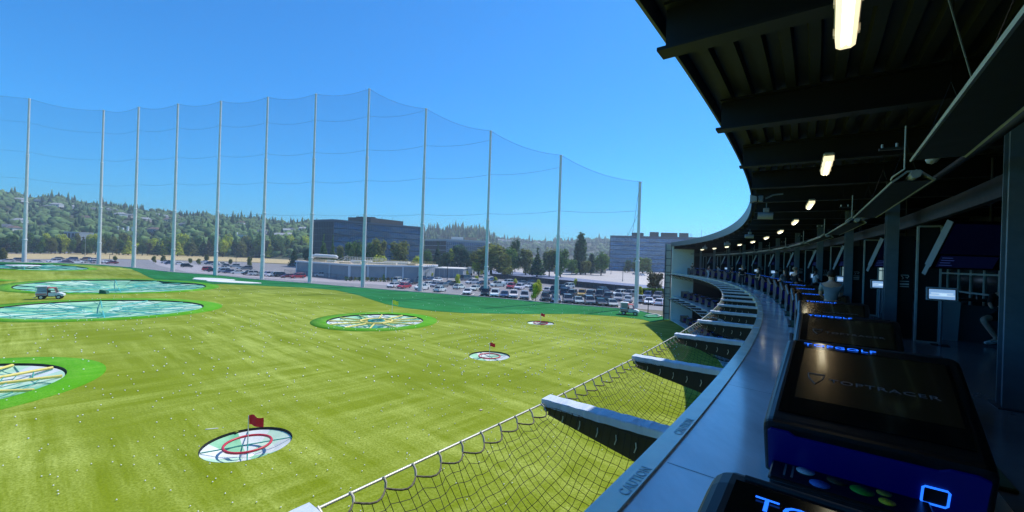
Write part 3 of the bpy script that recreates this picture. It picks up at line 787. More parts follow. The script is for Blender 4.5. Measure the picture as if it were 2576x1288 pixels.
for i in range(-1, 11):
    s_ = 3.72 + 5.85 * i
    ph = S2PHI(s_)
    if i < 0: lab = 'lit ceiling lamp just overhead, outside the top of the view'
    else: lab = 'large lit strip lamp at the top of the view' if i == 0 else 'lit ceiling lamp, %s beyond the large one at the top' % ordn(i - 1)
    if ph > PHI_END - .5 or i < 0: continue
    pl_.append((P(ph, 1.31, 11.2), rad(ph), lab, None))
lamps = proto_copies(t, pl_)
# ------------------------------------------------ radiant heaters
M_heat = mat('heater_metal', (.50, .56, .56), rough=.35, metal=.3)
M_heatd = mat('heater_dark', (.02, .025, .025), rough=.5)
t = empty('radiant_heater', (0, 0, 0), 0, None, 'heater', 'long heaters hung over the bays')
HL = 4.7
sec = [(-.20, -.02), (-.17, .0), (-.06, .10), (.06, .10), (.17, .0), (.20, -.02), (.19, -.035), (.16, -.02), (.05, .08), (-.05, .08), (-.16, -.02), (-.19, -.035)]
MB().prism(sec, 0, HL, lambda a, c, d: Vector((a, d, c))).build('reflector', M_heat, t, True)
MB().prism([(-.17, -.03), (.17, -.03), (.165, -.02), (-.165, -.02)], .05, HL - .05, lambda a, c, d: Vector((a, d, c))).build('grille', M_heatd, t, True)
MB().tube([(0, -.15, .03), (0, HL + .3, .03)], .05, 8).build('burner_tube', M_heat, t, True)
MB().tube([(-.2, .02, 0), (-.2, -.05, .02), (-.1, -.12, .1), (-.1, -.12, .35), (-.1, -.12, .62)], .010, 6).build('gas_hose', M_rod, t, True)
for y_ in (.5, 2.35, 4.2):
    for x_ in (-.15, .15): MB().tube([(x_, y_, .02), (0, y_, .55), (0, y_, 1.6)], .003, 4).build('hanger', M_black, t, True)
MB().box((-.25, -.3, .32), (.22, .04, .03)).build('valve_bar', M_heatd, t, True)
for x_ in (-.33, -.2): MB().tube([(x_, -.3, .33), (x_, -.3, .38)], .014, 6).build('valve', M_rod, t, True)
pl_ = []
for i in range(-1, 10):
    s_ = 5.75 + 5.85 * i - HL
    ph = S2PHI(s_)
    lab = 'long heater at the right edge of the view, nearest of the row' if i == 0 else 'long radiant heater, %s beyond the nearest' % ordn(i - 1)
    if ph > PHI_END - 2 or i < 0: continue
    mid = S2PHI(s_ + HL / 2)
    p0_, p1_ = P(ph, 2.08, 0), P(S2PHI(s_ + HL), 2.08, 0); ang = math.atan2(p1_.y - p0_.y, p1_.x - p0_.x) - math.pi / 2
    pl_.append((Vector((p0_.x, p0_.y, 10.42)), ang, lab, None))
proto_copies(t, pl_)
o = MB().tube([P(a, 2.65, 10.75) for a in arc(-45, PHI_END - .2, 90)], .045, 6).build('gas_pipe', M_deck); tag(o, 'dark pipe running along the ceiling behind the heaters', 'pipe')
o = ring_slab('soffit_beam', 3.3, 3.42, 10.4, 10.72, M_black, struct=False); tag(o, 'dark curved header beam above the row of partitions', 'beam')

# ------------------------------------------------ columns, partitions, screens, tablets, furniture (every two bays)
UN = 2.82
t = empty('column', (0, 0, 0), 0, None, 'column', 'steel columns along the terrace')
MB().box((0, 0, 2.2), (.20, .03, 4.38)).build('web', M_steel, t, True)
for s_ in (-1, 1): MB().box((0.0, s_ * .1, 2.2), (.24, .02, 4.38)).build('flange', M_steel, t, True)
MB().box((0, 0, .01), (.34, .34, .02)).build('base_plate', M_mull, t, True)
pl_ = []
for i in range(11):
    ph = S2PHI(7.9 + 6.05 * i)
    if ph > PHI_END - .4: break
    pl_.append((P(ph, 3.21 if i == 0 else 2.93, Z3), rad(ph), 'blue-grey steel column at the right edge, nearest' if i == 0 else 'grey steel column by the bay partitions, %s beyond the nearest' % ordn(i - 1), None))
proto_copies(t, pl_)
t = empty('bay_partition', (0, 0, 0), 0, None, 'partition', 'framed black partitions between bays')
MB().box((0, 0, 1.38), (.40, .05, 2.70)).build('panel', M_dwall, t, True)
for x_ in (-.20, .20): MB().box((x_, -.01, 1.38), (.035, .09, 2.76)).build('frame_post', M_frame, t, True)
for z_ in (.02, 2.76): MB().box((0, -.01, z_), (.37, .09, .035)).build('frame_rail', M_frame, t, True)
pl_ = []
for i in range(10):
    ph = S2PHI(13.7 + 6.1 * i - .1)
    if ph > PHI_END - .4: break
    pl_.append((P(ph, 3.54, Z3), rad(ph), 'black bay partition with a grey frame, %s from the viewer' % ordn(i), None))
proto_copies(t, pl_)
t = empty('safety_sign', (0, 0, 0), 0, None, 'sign', 'small white safety signs on the dark panels')
MB().box((0, 0, 1.28), (.34, .04, 2.55)).build('backing_panel', M_dwall, t, True)
M_wsign = mat('sign_white', (.62, .62, .62), rough=.6)
me = text_mesh('STOP', .055, .001, 1.3, .001)
for zz, hh in ((1.42, .022), (1.35, .04), (1.29, .022)): MB().box((0, -.024, zz), (.17, .004, hh)).build('sign_stripe', M_wsign, t, True)
MB().tube([(-.06, -.025, 1.56), (-.02, -.025, 1.50), (-.05, -.025, 1.47)], .010, 5).build('figure_mark', M_wsign, t, True)
MB().tube([(.02, -.025, 1.53), (.05, -.025, 1.50), (.08, -.025, 1.56)], .010, 5).build('figure_mark', M_wsign, t, True)
MB().box((0, -.024, 1.575), (.15, .004, .015)).build('sign_stripe', M_wsign, t, True)
pl_ = []
for i in range(8):
    ph = S2PHI(14.0 + 6.1 * i)
    if ph > PHI_END - .4: break
    pl_.append((P(ph, 3.20, Z3), rad(ph), 'dark panel with small white safety figures, %s from the viewer' % ordn(i), None))
proto_copies(t, pl_)

M_tvs = mat('tv_screen', (.003, .004, .02), rough=.12, emit=(.0003, .0005, .004), estr=1)
M_tvm = mat('tv_menu', (.003, .005, .015), rough=.2, emit=(.0007, .0015, .010), estr=1)
M_tvside = mat('tv_side', (.22, .29, .36), rough=.45)
t = empty('hanging_screen', (0, 0, 0), 0, None, 'television', 'screens hung over the bays')
tl = rad(27)
MT = Matrix.Rotation(tl, 3, 'X')
def tvp(a, d, c):  # local: a across, d depth, c down
    return MT @ Vector((a, d, -c))
MB().prism([(0, 0), (.0, .14), (-.0, 1.04), (1.62, 1.04), (1.62, 0)], .0, .07, lambda a, c, d: tvp(a, d, c)).build('casing', M_mbody, t, True)
MB().prism([(0, 0), (0, 1.0), (.012, 1.0), (.012, 0)], -.02, .12, lambda a, c, d: tvp(a - .014, d, c)).build('side_panel', M_tvside, t, True)
MB().prism([(0, 0), (0, .2), (.012, .2), (.012, 0)], .0, .09, lambda a, c, d: tvp(a - .014, d, c + 1.0)).build('lower_side_panel', M_tvside, t, True)
MB().prism([(.05, .04), (.05, .7), (1.57, .7), (1.57, .04)], -.006, -.001, lambda a, c, d: tvp(a, d, c)).build('screen', M_tvs, t, True)
ms = MB().prism([(.10, .74), (.10, 1.0), (1.2, 1.0), (1.2, .74)], -.006, -.001, lambda a, c, d: tvp(a, d, c)).build('menu_bar', M_tvm, t, True)
for k in range(4): MB().prism([(.14, .78 + k * .055), (.14, .795 + k * .055), (.34 + .05 * (k % 2), .795 + k * .055), (.34 + .05 * (k % 2), .78 + k * .055)], -.009, -.007, lambda a, c, d: tvp(a, d, c)).build('menu_line', mat('menu_text', (.02, .03, .09), rough=.5, emit=(.01, .02, .08), estr=1), ms, True)
MB().tube([(.8, .1, -.1), (.8, .1, 1.3)], .03, 6).build('mount', M_black, t, True)
pl_ = []
for i in range(10):
    ph = S2PHI(11.5 + 6.0 * i)
    if ph > PHI_END - .5: break
    pl_.append((P(ph, 3.42, Z3 + 2.68), rad(ph + 30), 'tilted hanging screen over the bays, %s from the viewer' % ordn(i), None))
proto_copies(t, pl_)

M_tab = mat('tablet_glow', (.3, .45, .65), rough=.3, emit=(.22, .40, .68), estr=.85)
M_tabl = mat('tablet_light', (.5, .65, .8), rough=.3, emit=(.45, .62, .80), estr=.9)
M_tabf = mat('tablet_frame', (.45, .50, .55), rough=.4)
t = empty('tablet_stand', (0, 0, 0), 0, None, 'tablet stand', 'lit tablet kiosks at the bays')
MB().tube([(0, .03, 0), (0, .03, 1.1)], .028, 8).build('stand_post', M_steel, t, True)
MB().box((0, .03, .01), (.3, .3, .02), bev=.005).build('foot', M_black, t, True)
MR = Matrix.Rotation(rad(-14), 3, 'X')
tabf = MB().box((0, 0, 1.18), (.52, .03, .31), MR, bev=.01).build('tablet', M_tabf, t, True)
MB().box((0, -.018, 1.177), (.46, .004, .26), MR).build('bezel', M_black, tabf, True)
MB().box((0, -.022, 1.176), (.42, .003, .225), MR).build('screen', M_tab, tabf, True)
for k, (dx, dz, ww, hh) in enumerate([(0, .02, .36, .03), (0, -.03, .40, .035), (.02, -.005, .12, .028)]):
    q = MR @ Vector((dx, 0, dz)); MB().box((q.x, q.y - .025, 1.176 + q.z), (ww, .002, hh), MR).build('screen_row', M_tabl, tabf, True)
pl_ = []
for i in range(9):
    ph = S2PHI(13.25 + 5.6 * i)
    if ph > PHI_END - .5: break
    pl_.append((P(ph, 3.70 - .06 * i, Z3), rad(ph - 8 + 3 * (i % 2)), 'glowing tablet on a thin post, %s from the viewer' % ordn(i), None))
proto_copies(t, pl_)

# pointed grey table ends
M_pt = mat('table_end', (.50, .60, .66), rough=.7, scale=2, var=.08)
t = empty('bar_table', (0, 0, 0), 0, None, 'bar table', 'tables with pointed grey ends')
pp = [(-.13, 0), (.13, 0), (.17, .95), (.0, 1.12), (-.17, .95)]
MB().prism(pp, 0, .05, lambda a, c, d: Vector((a, d, c))).build('end_panel', M_pt, t, True)
MB().prism([(.14, 0), (.9, 0), (.9, .9), (.18, .9)], .06, .12, lambda a, c, d: Vector((a, d, c))).build('side_panel', mat('table_side', (.035, .06, .08), rough=.7), t, True)
MB().box((.35, .45, 1.02), (1.3, .9, .04), bev=.01).build('table_top', M_black, t, True)
for x_, y_ in ((-.2, .1), (.1, .5), (.5, .25), (.8, .6)): MB().lathe([(.03, 1.04), (.035, 1.16), (.0, 1.16)], (x_, y_, 0), 10).build('cup', mat('cup_dark', (.03, .03, .035), rough=.3), t, True)
pl_ = []
for i, (s_, o_) in enumerate([(14.4, 4.15), (21.0, 4.1), (27.0, 4.1)]):
    ph = S2PHI(s_); pl_.append((P(ph, o_, Z3), rad(ph - 4), ['nearest bar table with a pale grey pointed end, knees behind it', 'second bar table with a pointed grey end', 'third, farthest bar table with a pointed end'][i], None))
proto_copies(t, pl_)
# wall boxes (pale switch boards)
t = empty('wall_board', (0, 0, 0), 0, None, 'wall board', 'pale boards at the rear of the bays')
MB().box((0, 0, 1.55), (.52, .04, .8)).build('board', mat('board_pale', (.26, .30, .30), rough=.7), t, True)
MB().box((.06, -.03, 1.45), (.14, .02, .42)).build('device', M_black, t, True)
pl_ = []
for i in range(4):
    ph = S2PHI(24 + 5.6 * i); pl_.append((P(ph, 5.3 - .1 * i, Z3), rad(ph), 'pale board with a black device, %s from the viewer' % ordn(i), None))
proto_copies(t, pl_)
# glazed grid door at the rear
for di, (s0, lab) in enumerate([(21.6, 'glazed grid door at the rear behind the nearest bay'), (33.5, 'bright glazed door far along the rear wall'), (39.5, 'bright glazed door farthest along the rear wall')]):
    ph = S2PHI(s0); t = empty('grid_door', P(ph, 8.0, Z3), rad(ph), lab, 'glazed door')
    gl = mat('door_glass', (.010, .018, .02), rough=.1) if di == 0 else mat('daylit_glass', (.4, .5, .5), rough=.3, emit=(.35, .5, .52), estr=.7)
    Wd = 8.0 if di == 0 else 1.2; nC = 7 if di == 0 else 2
    for i in range(nC):
        for j in range(4): MB().box((0, i * Wd / nC + Wd / nC / 2, .42 + j * .80), (.02, Wd / nC - .05, .75)).build('pane', gl, t, True)
    gr = mat('door_grid', (.70, .78, .75), rough=.5)
    for i in range(nC + 1): MB().box((-.03, i * Wd / nC, 1.62), (.05, .07, 3.2)).build('stile', gr, t, True)
    for j in range(5): MB().box((-.035, Wd / 2, .02 + j * .80), (.05, Wd, .07)).build('rail', gr, t, True)
# dark sofas along the bays
t = empty('sofa', (0, 0, 0), 0, None, 'sofa', 'dark sofas at the rear of the bays')
M_sofa = mat('sofa_dark', (.012, .014, .018), rough=.7)
MB().box((0, 0, .22), (.8, 2.0, .40), bev=.04).build('seat', M_sofa, t, True); MB().box((.42, 0, .50), (.2, 2.0, .9), bev=.05).build('backrest', M_sofa, t, True)
for s_ in (-1, 1): MB().box((0, s_ * 1.05, .35), (.85, .14, .6), bev=.03).build('armrest', M_sofa, t, True)
pl_ = []
for i in range(8):
    ph = S2PHI(11.0 + 6.0 * i); pl_.append((P(ph, 6.2, Z3), rad(ph), 'dark sofa at the rear of the bays, %s from the viewer' % ordn(i), None))
proto_copies(t, pl_)
# floodlights / speaker under the roof edge
t = empty('speaker', P(S2PHI(14.8), .15, 11.35), rad(S2PHI(14.8)), 'white horn speaker bracketed under the roof edge against the sky', 'speaker')
MB().prism([(-.16, -.12), (-.16, .12), (.02, .06), (.02, -.06)], -.13, .13, lambda a, c, d: Vector((a - .25, d, c))).build('horn', mat('speaker_grey', (.35, .38, .40), rough=.5), t, True)
MB().box((-.12, 0, .0), (.14, .16, .18), bev=.02).build('driver', M_steel, t, True); MB().tube([(0, 0, 0), (.2, 0, .1), (.45, 0, .12)], .025, 6).build('bracket', M_steel, t, True)
t = empty('spotlight', (0, 0, 0), 0, None, 'floodlight', 'floodlights under the roof edge')
MB().tube([(-.28, 0, 0), (.22, 0, -.02)], .13, 12).build('housing', mat('flood_grey', (.30, .33, .36), rough=.5), t, True)
MB().box((0, 0, .2), (.2, .16, .16), bev=.02).build('ballast', MATS['flood_grey'], t, True); MB().tube([(0, 0, .25), (0, 0, .5)], .02, 6).build('stem', M_steel, t, True)
pl_ = []
for i, s_ in enumerate((18.4, 31.5, 44, 56)):
    ph = S2PHI(s_); pl_.append((P(ph, .18, 11.2), rad(ph), 'cylindrical floodlight under the roof edge, %s from the viewer' % ordn(i), None))
proto_copies(t, pl_)
t = empty('bracing_wire', P(S2PHI(6), 2, 11), 0, 'thin steel wire crossing below the ceiling', 'wire')
MB().tube([P(S2PHI(4.4), 1.9, 11.4), P(S2PHI(5.2), 2.3, 10.5)], .006, 4).build('wire', M_steel, t)

# ================================================================= PEOPLE
def skin_fn(name, joints, edges, m, parent, sub=1):
    me = bpy.data.meshes.new(name); me.from_pydata([j[0] for j in joints], edges, []); me.materials.append(m)
    o = bpy.data.objects.new(name, me); COL.objects.link(o)
    md = o.modifiers.new('s', 'SKIN'); ss = o.modifiers.new('ss', 'SUBSURF'); ss.levels = sub; ss.render_levels = sub
    lay = me.skin_vertices[0].data
    for i, j in enumerate(joints):
        r = j[1]; lay[i].radius = r if isinstance(r, tuple) else (r, r); lay[i].use_root = (i == 0)
    dg = bpy.context.evaluated_depsgraph_get(); m2 = bpy.data.meshes.new_from_object(o.evaluated_get(dg)); bpy.data.objects.remove(o)
    m2.polygons.foreach_set('use_smooth', [True] * len(m2.polygons))
    if not m2.materials: m2.materials.append(m)
    return put(name, m2, parent, True)
M_skin = [mat('skin_light', (.70, .44, .33), rough=.6), mat('skin_dark', (.10, .05, .035), rough=.6)]
def person(loc, face_dir, label, shirt, pants, hair, skin=0, h=1.72, bend=0.0, arms='down', sit=False, long_hair=False, shoes=(.6, .6, .6), shorts=False):
    """face_dir: world angle the person faces"""
    t = empty('person', loc, face_dir - math.pi / 2, label, 'person', 'people on the terrace'); s = h / 1.72
    V = lambda x, y, z: Vector((x * s, y * s, z * s))
    hip = .50 if sit else .92
    def tor(x, y, z):  # lean forward from hips
        dz = z - .92; return V(x, y + math.sin(bend) * dz, hip + math.cos(bend) * dz - math.sin(bend) * 0)
    ms = M_skin[skin]
    # body (skin): pelvis-neck-head-arms-legs in one surface
    J = [(tor(0, 0, .92), (.14 * s, .10 * s)), (tor(0, 0, 1.15), (.13 * s, .09 * s)), (tor(0, 0, 1.38), (.15 * s, .09 * s)), (tor(0, .01, 1.50), .052 * s), (tor(0, .02, 1.58), (.075 * s, .085 * s)), (tor(0, .02, 1.68), (.065 * s, .08 * s))]
    E_ = [(0, 1), (1, 2), (2, 3), (3, 4), (4, 5)]
    for sd in (-1, 1):
        i = len(J); J.append((tor(sd * .19, 0, 1.40), .052 * s))
        if arms == 'down': el, wr, hd = tor(sd * .24, -.01, 1.12), tor(sd * .24, .06, .90), tor(sd * .23, .09, .80)
        elif arms == 'front': el, wr, hd = tor(sd * .22, .10, 1.14), tor(sd * .08, .30, 1.02), tor(sd * .03, .36, .96)
        else: el, wr, hd = tor(sd * .27, .02, 1.14), tor(sd * .18, .22, 1.1), tor(sd * .14, .30, 1.1)
        J += [(el, .040 * s), (wr, .028 * s), (hd, (.035 * s, .02 * s))]; E_ += [(2, i), (i, i + 1), (i + 1, i + 2), (i + 2, i + 3)]
        i = len(J)
        if sit: kn, an, ft = V(sd * .12, .45, .50), V(sd * .12, .48, .08), V(sd * .13, .62, .04)
        else: kn, an, ft = V(sd * .11, .02 + .06 * (bend > 0), .48), V(sd * .12, -.02, .09), V(sd * .13, .13, .04)
        J += [(tor(sd * .10, 0, .88), .085 * s), (kn, .058 * s), (an, .038 * s), (ft, .038 * s)]; E_ += [(0, i), (i, i + 1), (i + 1, i + 2), (i + 2, i + 3)]
    body = skin_fn('body', J, E_, ms, t)
    # shirt
    Js = [(tor(0, 0, .90), (.165 * s, .125 * s)), (tor(0, 0, 1.15), (.155 * s, .115 * s)), (tor(0, 0, 1.38), (.165 * s, .11 * s)), (tor(0, 0.0, 1.46), (.07 * s, .07 * s))]
    Es = [(0, 1), (1, 2), (2, 3)]
    for sd in (-1, 1):
        i = len(Js); el = J[7 if sd < 0 else 15][0]; Js += [(tor(sd * .19, 0, 1.40), .07 * s), (tor(sd * .19, 0, 1.40).lerp(el, .75), .062 * s)]; Es += [(2, i), (i, i + 1)]
    skin_fn('shirt', Js, Es, mat('cloth_%d%d%d' % tuple(int(c * 99) for c in shirt), shirt, rough=.9, var=.1), t)
    Jp = [(tor(0, 0, .93), (.155 * s, .115 * s))]; Ep = []
    for sd in (-1, 1):
        i = len(Jp); q = 10 if sd < 0 else 18
        a_, kn, an = J[q][0], J[q + 1][0], J[q + 2][0]
        Jp += [(a_, .10 * s), (kn if not shorts else a_.lerp(kn, .85), .072 * s)]; Ep += [(0, i), (i, i + 1)]
        if not shorts: Jp.append((an, .055 * s)); Ep.append((i + 1, i + 2))
    skin_fn('trousers', Jp, Ep, mat('cloth_%d%d%d' % tuple(int(c * 99) for c in pants), pants, rough=.9, var=.1), t)
    hc = tor(0, 0.0, 1.66); mh = mat('hair_%d' % int(hair[0] * 999), hair, rough=.8, scale=30, var=.3)
    b = MB(); b.add([Vector((q[0] * .098 * s, q[1] * .112 * s, q[2] * .10 * s)) + hc + Vector((0, -.018 * s, .02 * s)) for q in ICO2[0]], ICO2[1], 0, True)
    if long_hair: b.tube([tor(0, -.06, 1.66), tor(0, -.09, 1.5), tor(0, -.10, 1.28)], [.09 * s, .085 * s, .05 * s], 10)
    b.build('hair', mh, t, True)
    # face: eyes, nose, ears
    for sd in (-1, 1):
        b = MB(); c_ = tor(sd * .032, .112, 1.635); b.add([Vector(q) * .012 * s + c_ for q in ICO1[0]], ICO1[1], 0, True); b.build('eye', mh, t, True)
        b = MB(); c_ = tor(sd * .088, .01, 1.62); b.add([Vector((q[0] * .01, q[1] * .02, q[2] * .03)) * s + c_ for q in ICO1[0]], ICO1[1], 0, True); b.build('ear', ms, t, True)
    b = MB(); c_ = tor(0, .118, 1.605); b.add([Vector((q[0] * .014, q[1] * .02, q[2] * .024)) * s + c_ for q in ICO1[0]], ICO1[1], 0, True); b.build('nose', ms, t, True)
    for sd in (-1, 1):
        ft = (J[13] if sd < 0 else J[21])[0]; an = (J[12] if sd < 0 else J[20])[0]
        b = MB(); b.tube([Vector((an.x, an.y - .06 * s, .045 * s + min(0, 0))) if not sit else an + Vector((0, -.04, -.02)), ft + Vector((0, .0, .0)), ft + Vector((0, .07 * s, -.005))], [.048 * s, .05 * s, .03 * s], 8)
        b.build('shoe', mat('shoe_%d' % int(shoes[0] * 99), shoes, rough=.6), t, True)
    return t
def ppos(u, Y):
    a, b_ = ab(u, V0 + math.tan(TH) * (u - 1288)); return Vector((a / F * Y, Y, Z3))
cam_away = lambda p: math.atan2(p.y, p.x)
p = ppos(2093, 9.9); person(p, cam_away(p) + .1, 'person in a grey-blue t-shirt seen from behind, dark hair, largest figure in the bays', (.25, .33, .40), (.02, .02, .03), (.012, .01, .008), h=1.60, arms='front')
p = ppos(2052, 20.5); person(p, cam_away(p) - 1.3, 'person in a bright white t-shirt standing by a tablet', (.66, .72, .80), (.03, .03, .04), (.01, .01, .01), 1, h=1.62, arms='front')
p = ppos(2001, 19.0); person(p, cam_away(p) - .9, 'person in a dark shirt with pale short hair, arm reaching down', (.02, .02, .025), (.03, .03, .04), (.30, .24, .16), h=1.64, arms='out')
p = ppos(1976, 19.5); person(p, cam_away(p) + .8, 'person with long dark hair beside the one in the dark shirt', (.10, .13, .16), (.02, .02, .03), (.01, .008, .008), h=1.58, arms='out', long_hair=True)
p = ppos(1940, 26); person(p, cam_away(p) - 1.6, 'person in a pale blue shirt leaning over a machine', (.30, .42, .60), (.02, .02, .03), (.02, .015, .01), h=1.5, bend=.5, arms='front')
p = ppos(1908, 27); person(p, cam_away(p) + 2, 'person in a sleeveless dark top by the fourth gold machine', (.02, .02, .02), (.02, .02, .03), (.02, .01, .01), h=1.58, long_hair=True)
p = ppos(1868, 33); person(p, cam_away(p) + .3, 'person in black with a pale bald head standing behind a gold machine', (.01, .01, .012), (.02, .02, .03), (.32, .22, .15), h=1.62)
p = ppos(1836, 40); person(p, cam_away(p) - 2, 'dark figure bending near the bright rear door', (.02, .02, .02), (.02, .02, .03), (.02, .01, .01), h=1.55, bend=.4, arms='front')
p = at(1811, 700.6, Z3); person(p, cam_away(p) + 1.4, 'golfer in a white shirt bending over the ball', (.60, .68, .78), (.02, .02, .03), (.02, .015, .01), h=1.58, bend=.55, arms='front')
p = at(1781, 698, Z3); person(p, cam_away(p) - 1.2, 'golfer in a pink shirt and white trousers', (.42, .16, .12), (.62, .64, .66), (.05, .03, .02), h=1.52, arms='front', bend=.15)
p = at(1741, 692.5, Z3); person(p, cam_away(p) + 2.8, 'person in a dark top near the end wall, right of a pair', (.05, .06, .05), (.12, .12, .12), (.02, .02, .02), h=1.65)
p = at(1729.5, 687, Z3); person(p + Vector((0, -1, 0)), cam_away(p) + 2.6, 'person in a grey top near the end wall, left of a pair', (.08, .08, .09), (.05, .05, .06), (.02, .02, .02), h=1.5)
p = at(1762, 690, Z3); person(p, cam_away(p) + 1.0, 'dark silhouette between the end wall and the golfer in pink', (.015, .015, .02), (.015, .015, .02), (.015, .015, .015), h=1.5)
# seated person at the nearest table: only bent knees, shins and white shoes show
def seated():
    base = P(S2PHI(13.9), 4.15, Z3)
    t = empty('person', base + Vector((0, 0, -.24)), rad(S2PHI(13.9)), 'seated person in dark shorts and white sneakers, knees bent, half hidden by the column', 'person', 'people on the terrace')
    V = Vector
    J = [(V((.95, .6, .98)), (.16, .12)), (V((.95, .62, 1.2)), (.14, .11)), (V((.93, .62, 1.42)), (.16, .1)), (V((.93, .6, 1.54)), .052), (V((.93, .6, 1.63)), (.07, .085)), (V((.93, .58, 1.72)), (.06, .07)),
         (V((.85, .5, .95)), .09), (V((.42, .1, .86)), .068), (V((.66, .12, .42)), .042), (V((.52, .05, .34)), .035),
         (V((1.05, .5, .95)), .09), (V((.74, .05, .83)), .068), (V((.90, .14, .40)), .042), (V((.80, .05, .30)), .035),
         (V((.72, .6, 1.42)), .05), (V((.62, .4, 1.2)), .04), (V((.6, .2, 1.12)), .03), (V((1.12, .6, 1.42)), .05), (V((1.15, .4, 1.2)), .04), (V((.95, .2, 1.12)), .03)]
    E_ = [(0, 1), (1, 2), (2, 3), (3, 4), (4, 5), (0, 6), (6, 7), (7, 8), (8, 9), (0, 10), (10, 11), (11, 12), (12, 13), (2, 14), (14, 15), (15, 16), (2, 17), (17, 18), (18, 19)]
    skin_fn('body', J, E_, M_skin[0], t, 2)
    skin_fn('shirt', [(J[0][0], (.18, .14)), (J[1][0], (.16, .13)), (J[2][0], (.17, .12)), (J[14][0], .07), (J[15][0], .06), (J[17][0], .07), (J[18][0], .06)], [(0, 1), (1, 2), (2, 3), (3, 4), (2, 5), (5, 6)], mat('cloth_black', (.01, .01, .012), rough=.9), t)
    skin_fn('shorts', [(J[0][0], (.18, .14)), (J[6][0], .115), (J[6][0].lerp(J[7][0], .75), .085), (J[10][0], .115), (J[10][0].lerp(J[11][0], .75), .085)], [(0, 1), (1, 2), (0, 3), (3, 4)], MATS['cloth_black'], t)
    b = MB(); b.add([Vector((q[0] * .095, q[1] * .11, q[2] * .1)) + V((.93, .62, 1.70)) for q in ICO2[0]], ICO2[1], 0, True); b.build('hair', mat('hair_12', (.012, .01, .01)), t, True)
    ws = mat('sneaker_white', (.95, .96, .98), rough=.6, var=.03)
    for a_, f_ in ((8, 9), (12, 13)):
        an, ft = J[a_][0], J[f_][0]; d = (ft - an); d.z = 0; d.normalize()
        b = MB(); b.tube([an + V((0, .02, .05)), an + V((0, .02, -.03)), an + d * .08 + V((0, 0, -.07)), an + d * .17 + V((0, 0, -.085)), an + d * .24 + V((0, 0, -.09))], [.048, .055, .05, .045, .025], 10)
        s_ = b.build('shoe', ws, t, True)
        c_ = an + d * .08 + V((0, 0, -.06)); n_ = V((-d.y, d.x, 0))
        if n_.y > 0: n_ = -n_
        MB().tube([c_ + n_ * .052 + V((0, 0, .01)) - d * .05, c_ + n_ * .056 - V((0, 0, .015)), c_ + n_ * .05 + d * .08 + V((0, 0, .012))], .006, 4).build('shoe_mark', M_mull, s_, True)
    st = MB(); st.tube([(.95, .6, 0), (.95, .6, .56)], .03, 8); tt = empty('bar_stool', base, t.rotation_euler.z, 'dark stool under the seated person', 'stool'); st.build('pedestal', M_black, tt, True)
    MB().lathe([(.2, .56), (.21, .60), (.18, .64), (0, .64)], (.95, .6, 0), 16).build('seat', M_black, tt, True); MB().lathe([(.22, 0), (.22, .02), (0, .03)], (.95, .6, 0), 16).build('foot', M_black, tt, True)
seated()

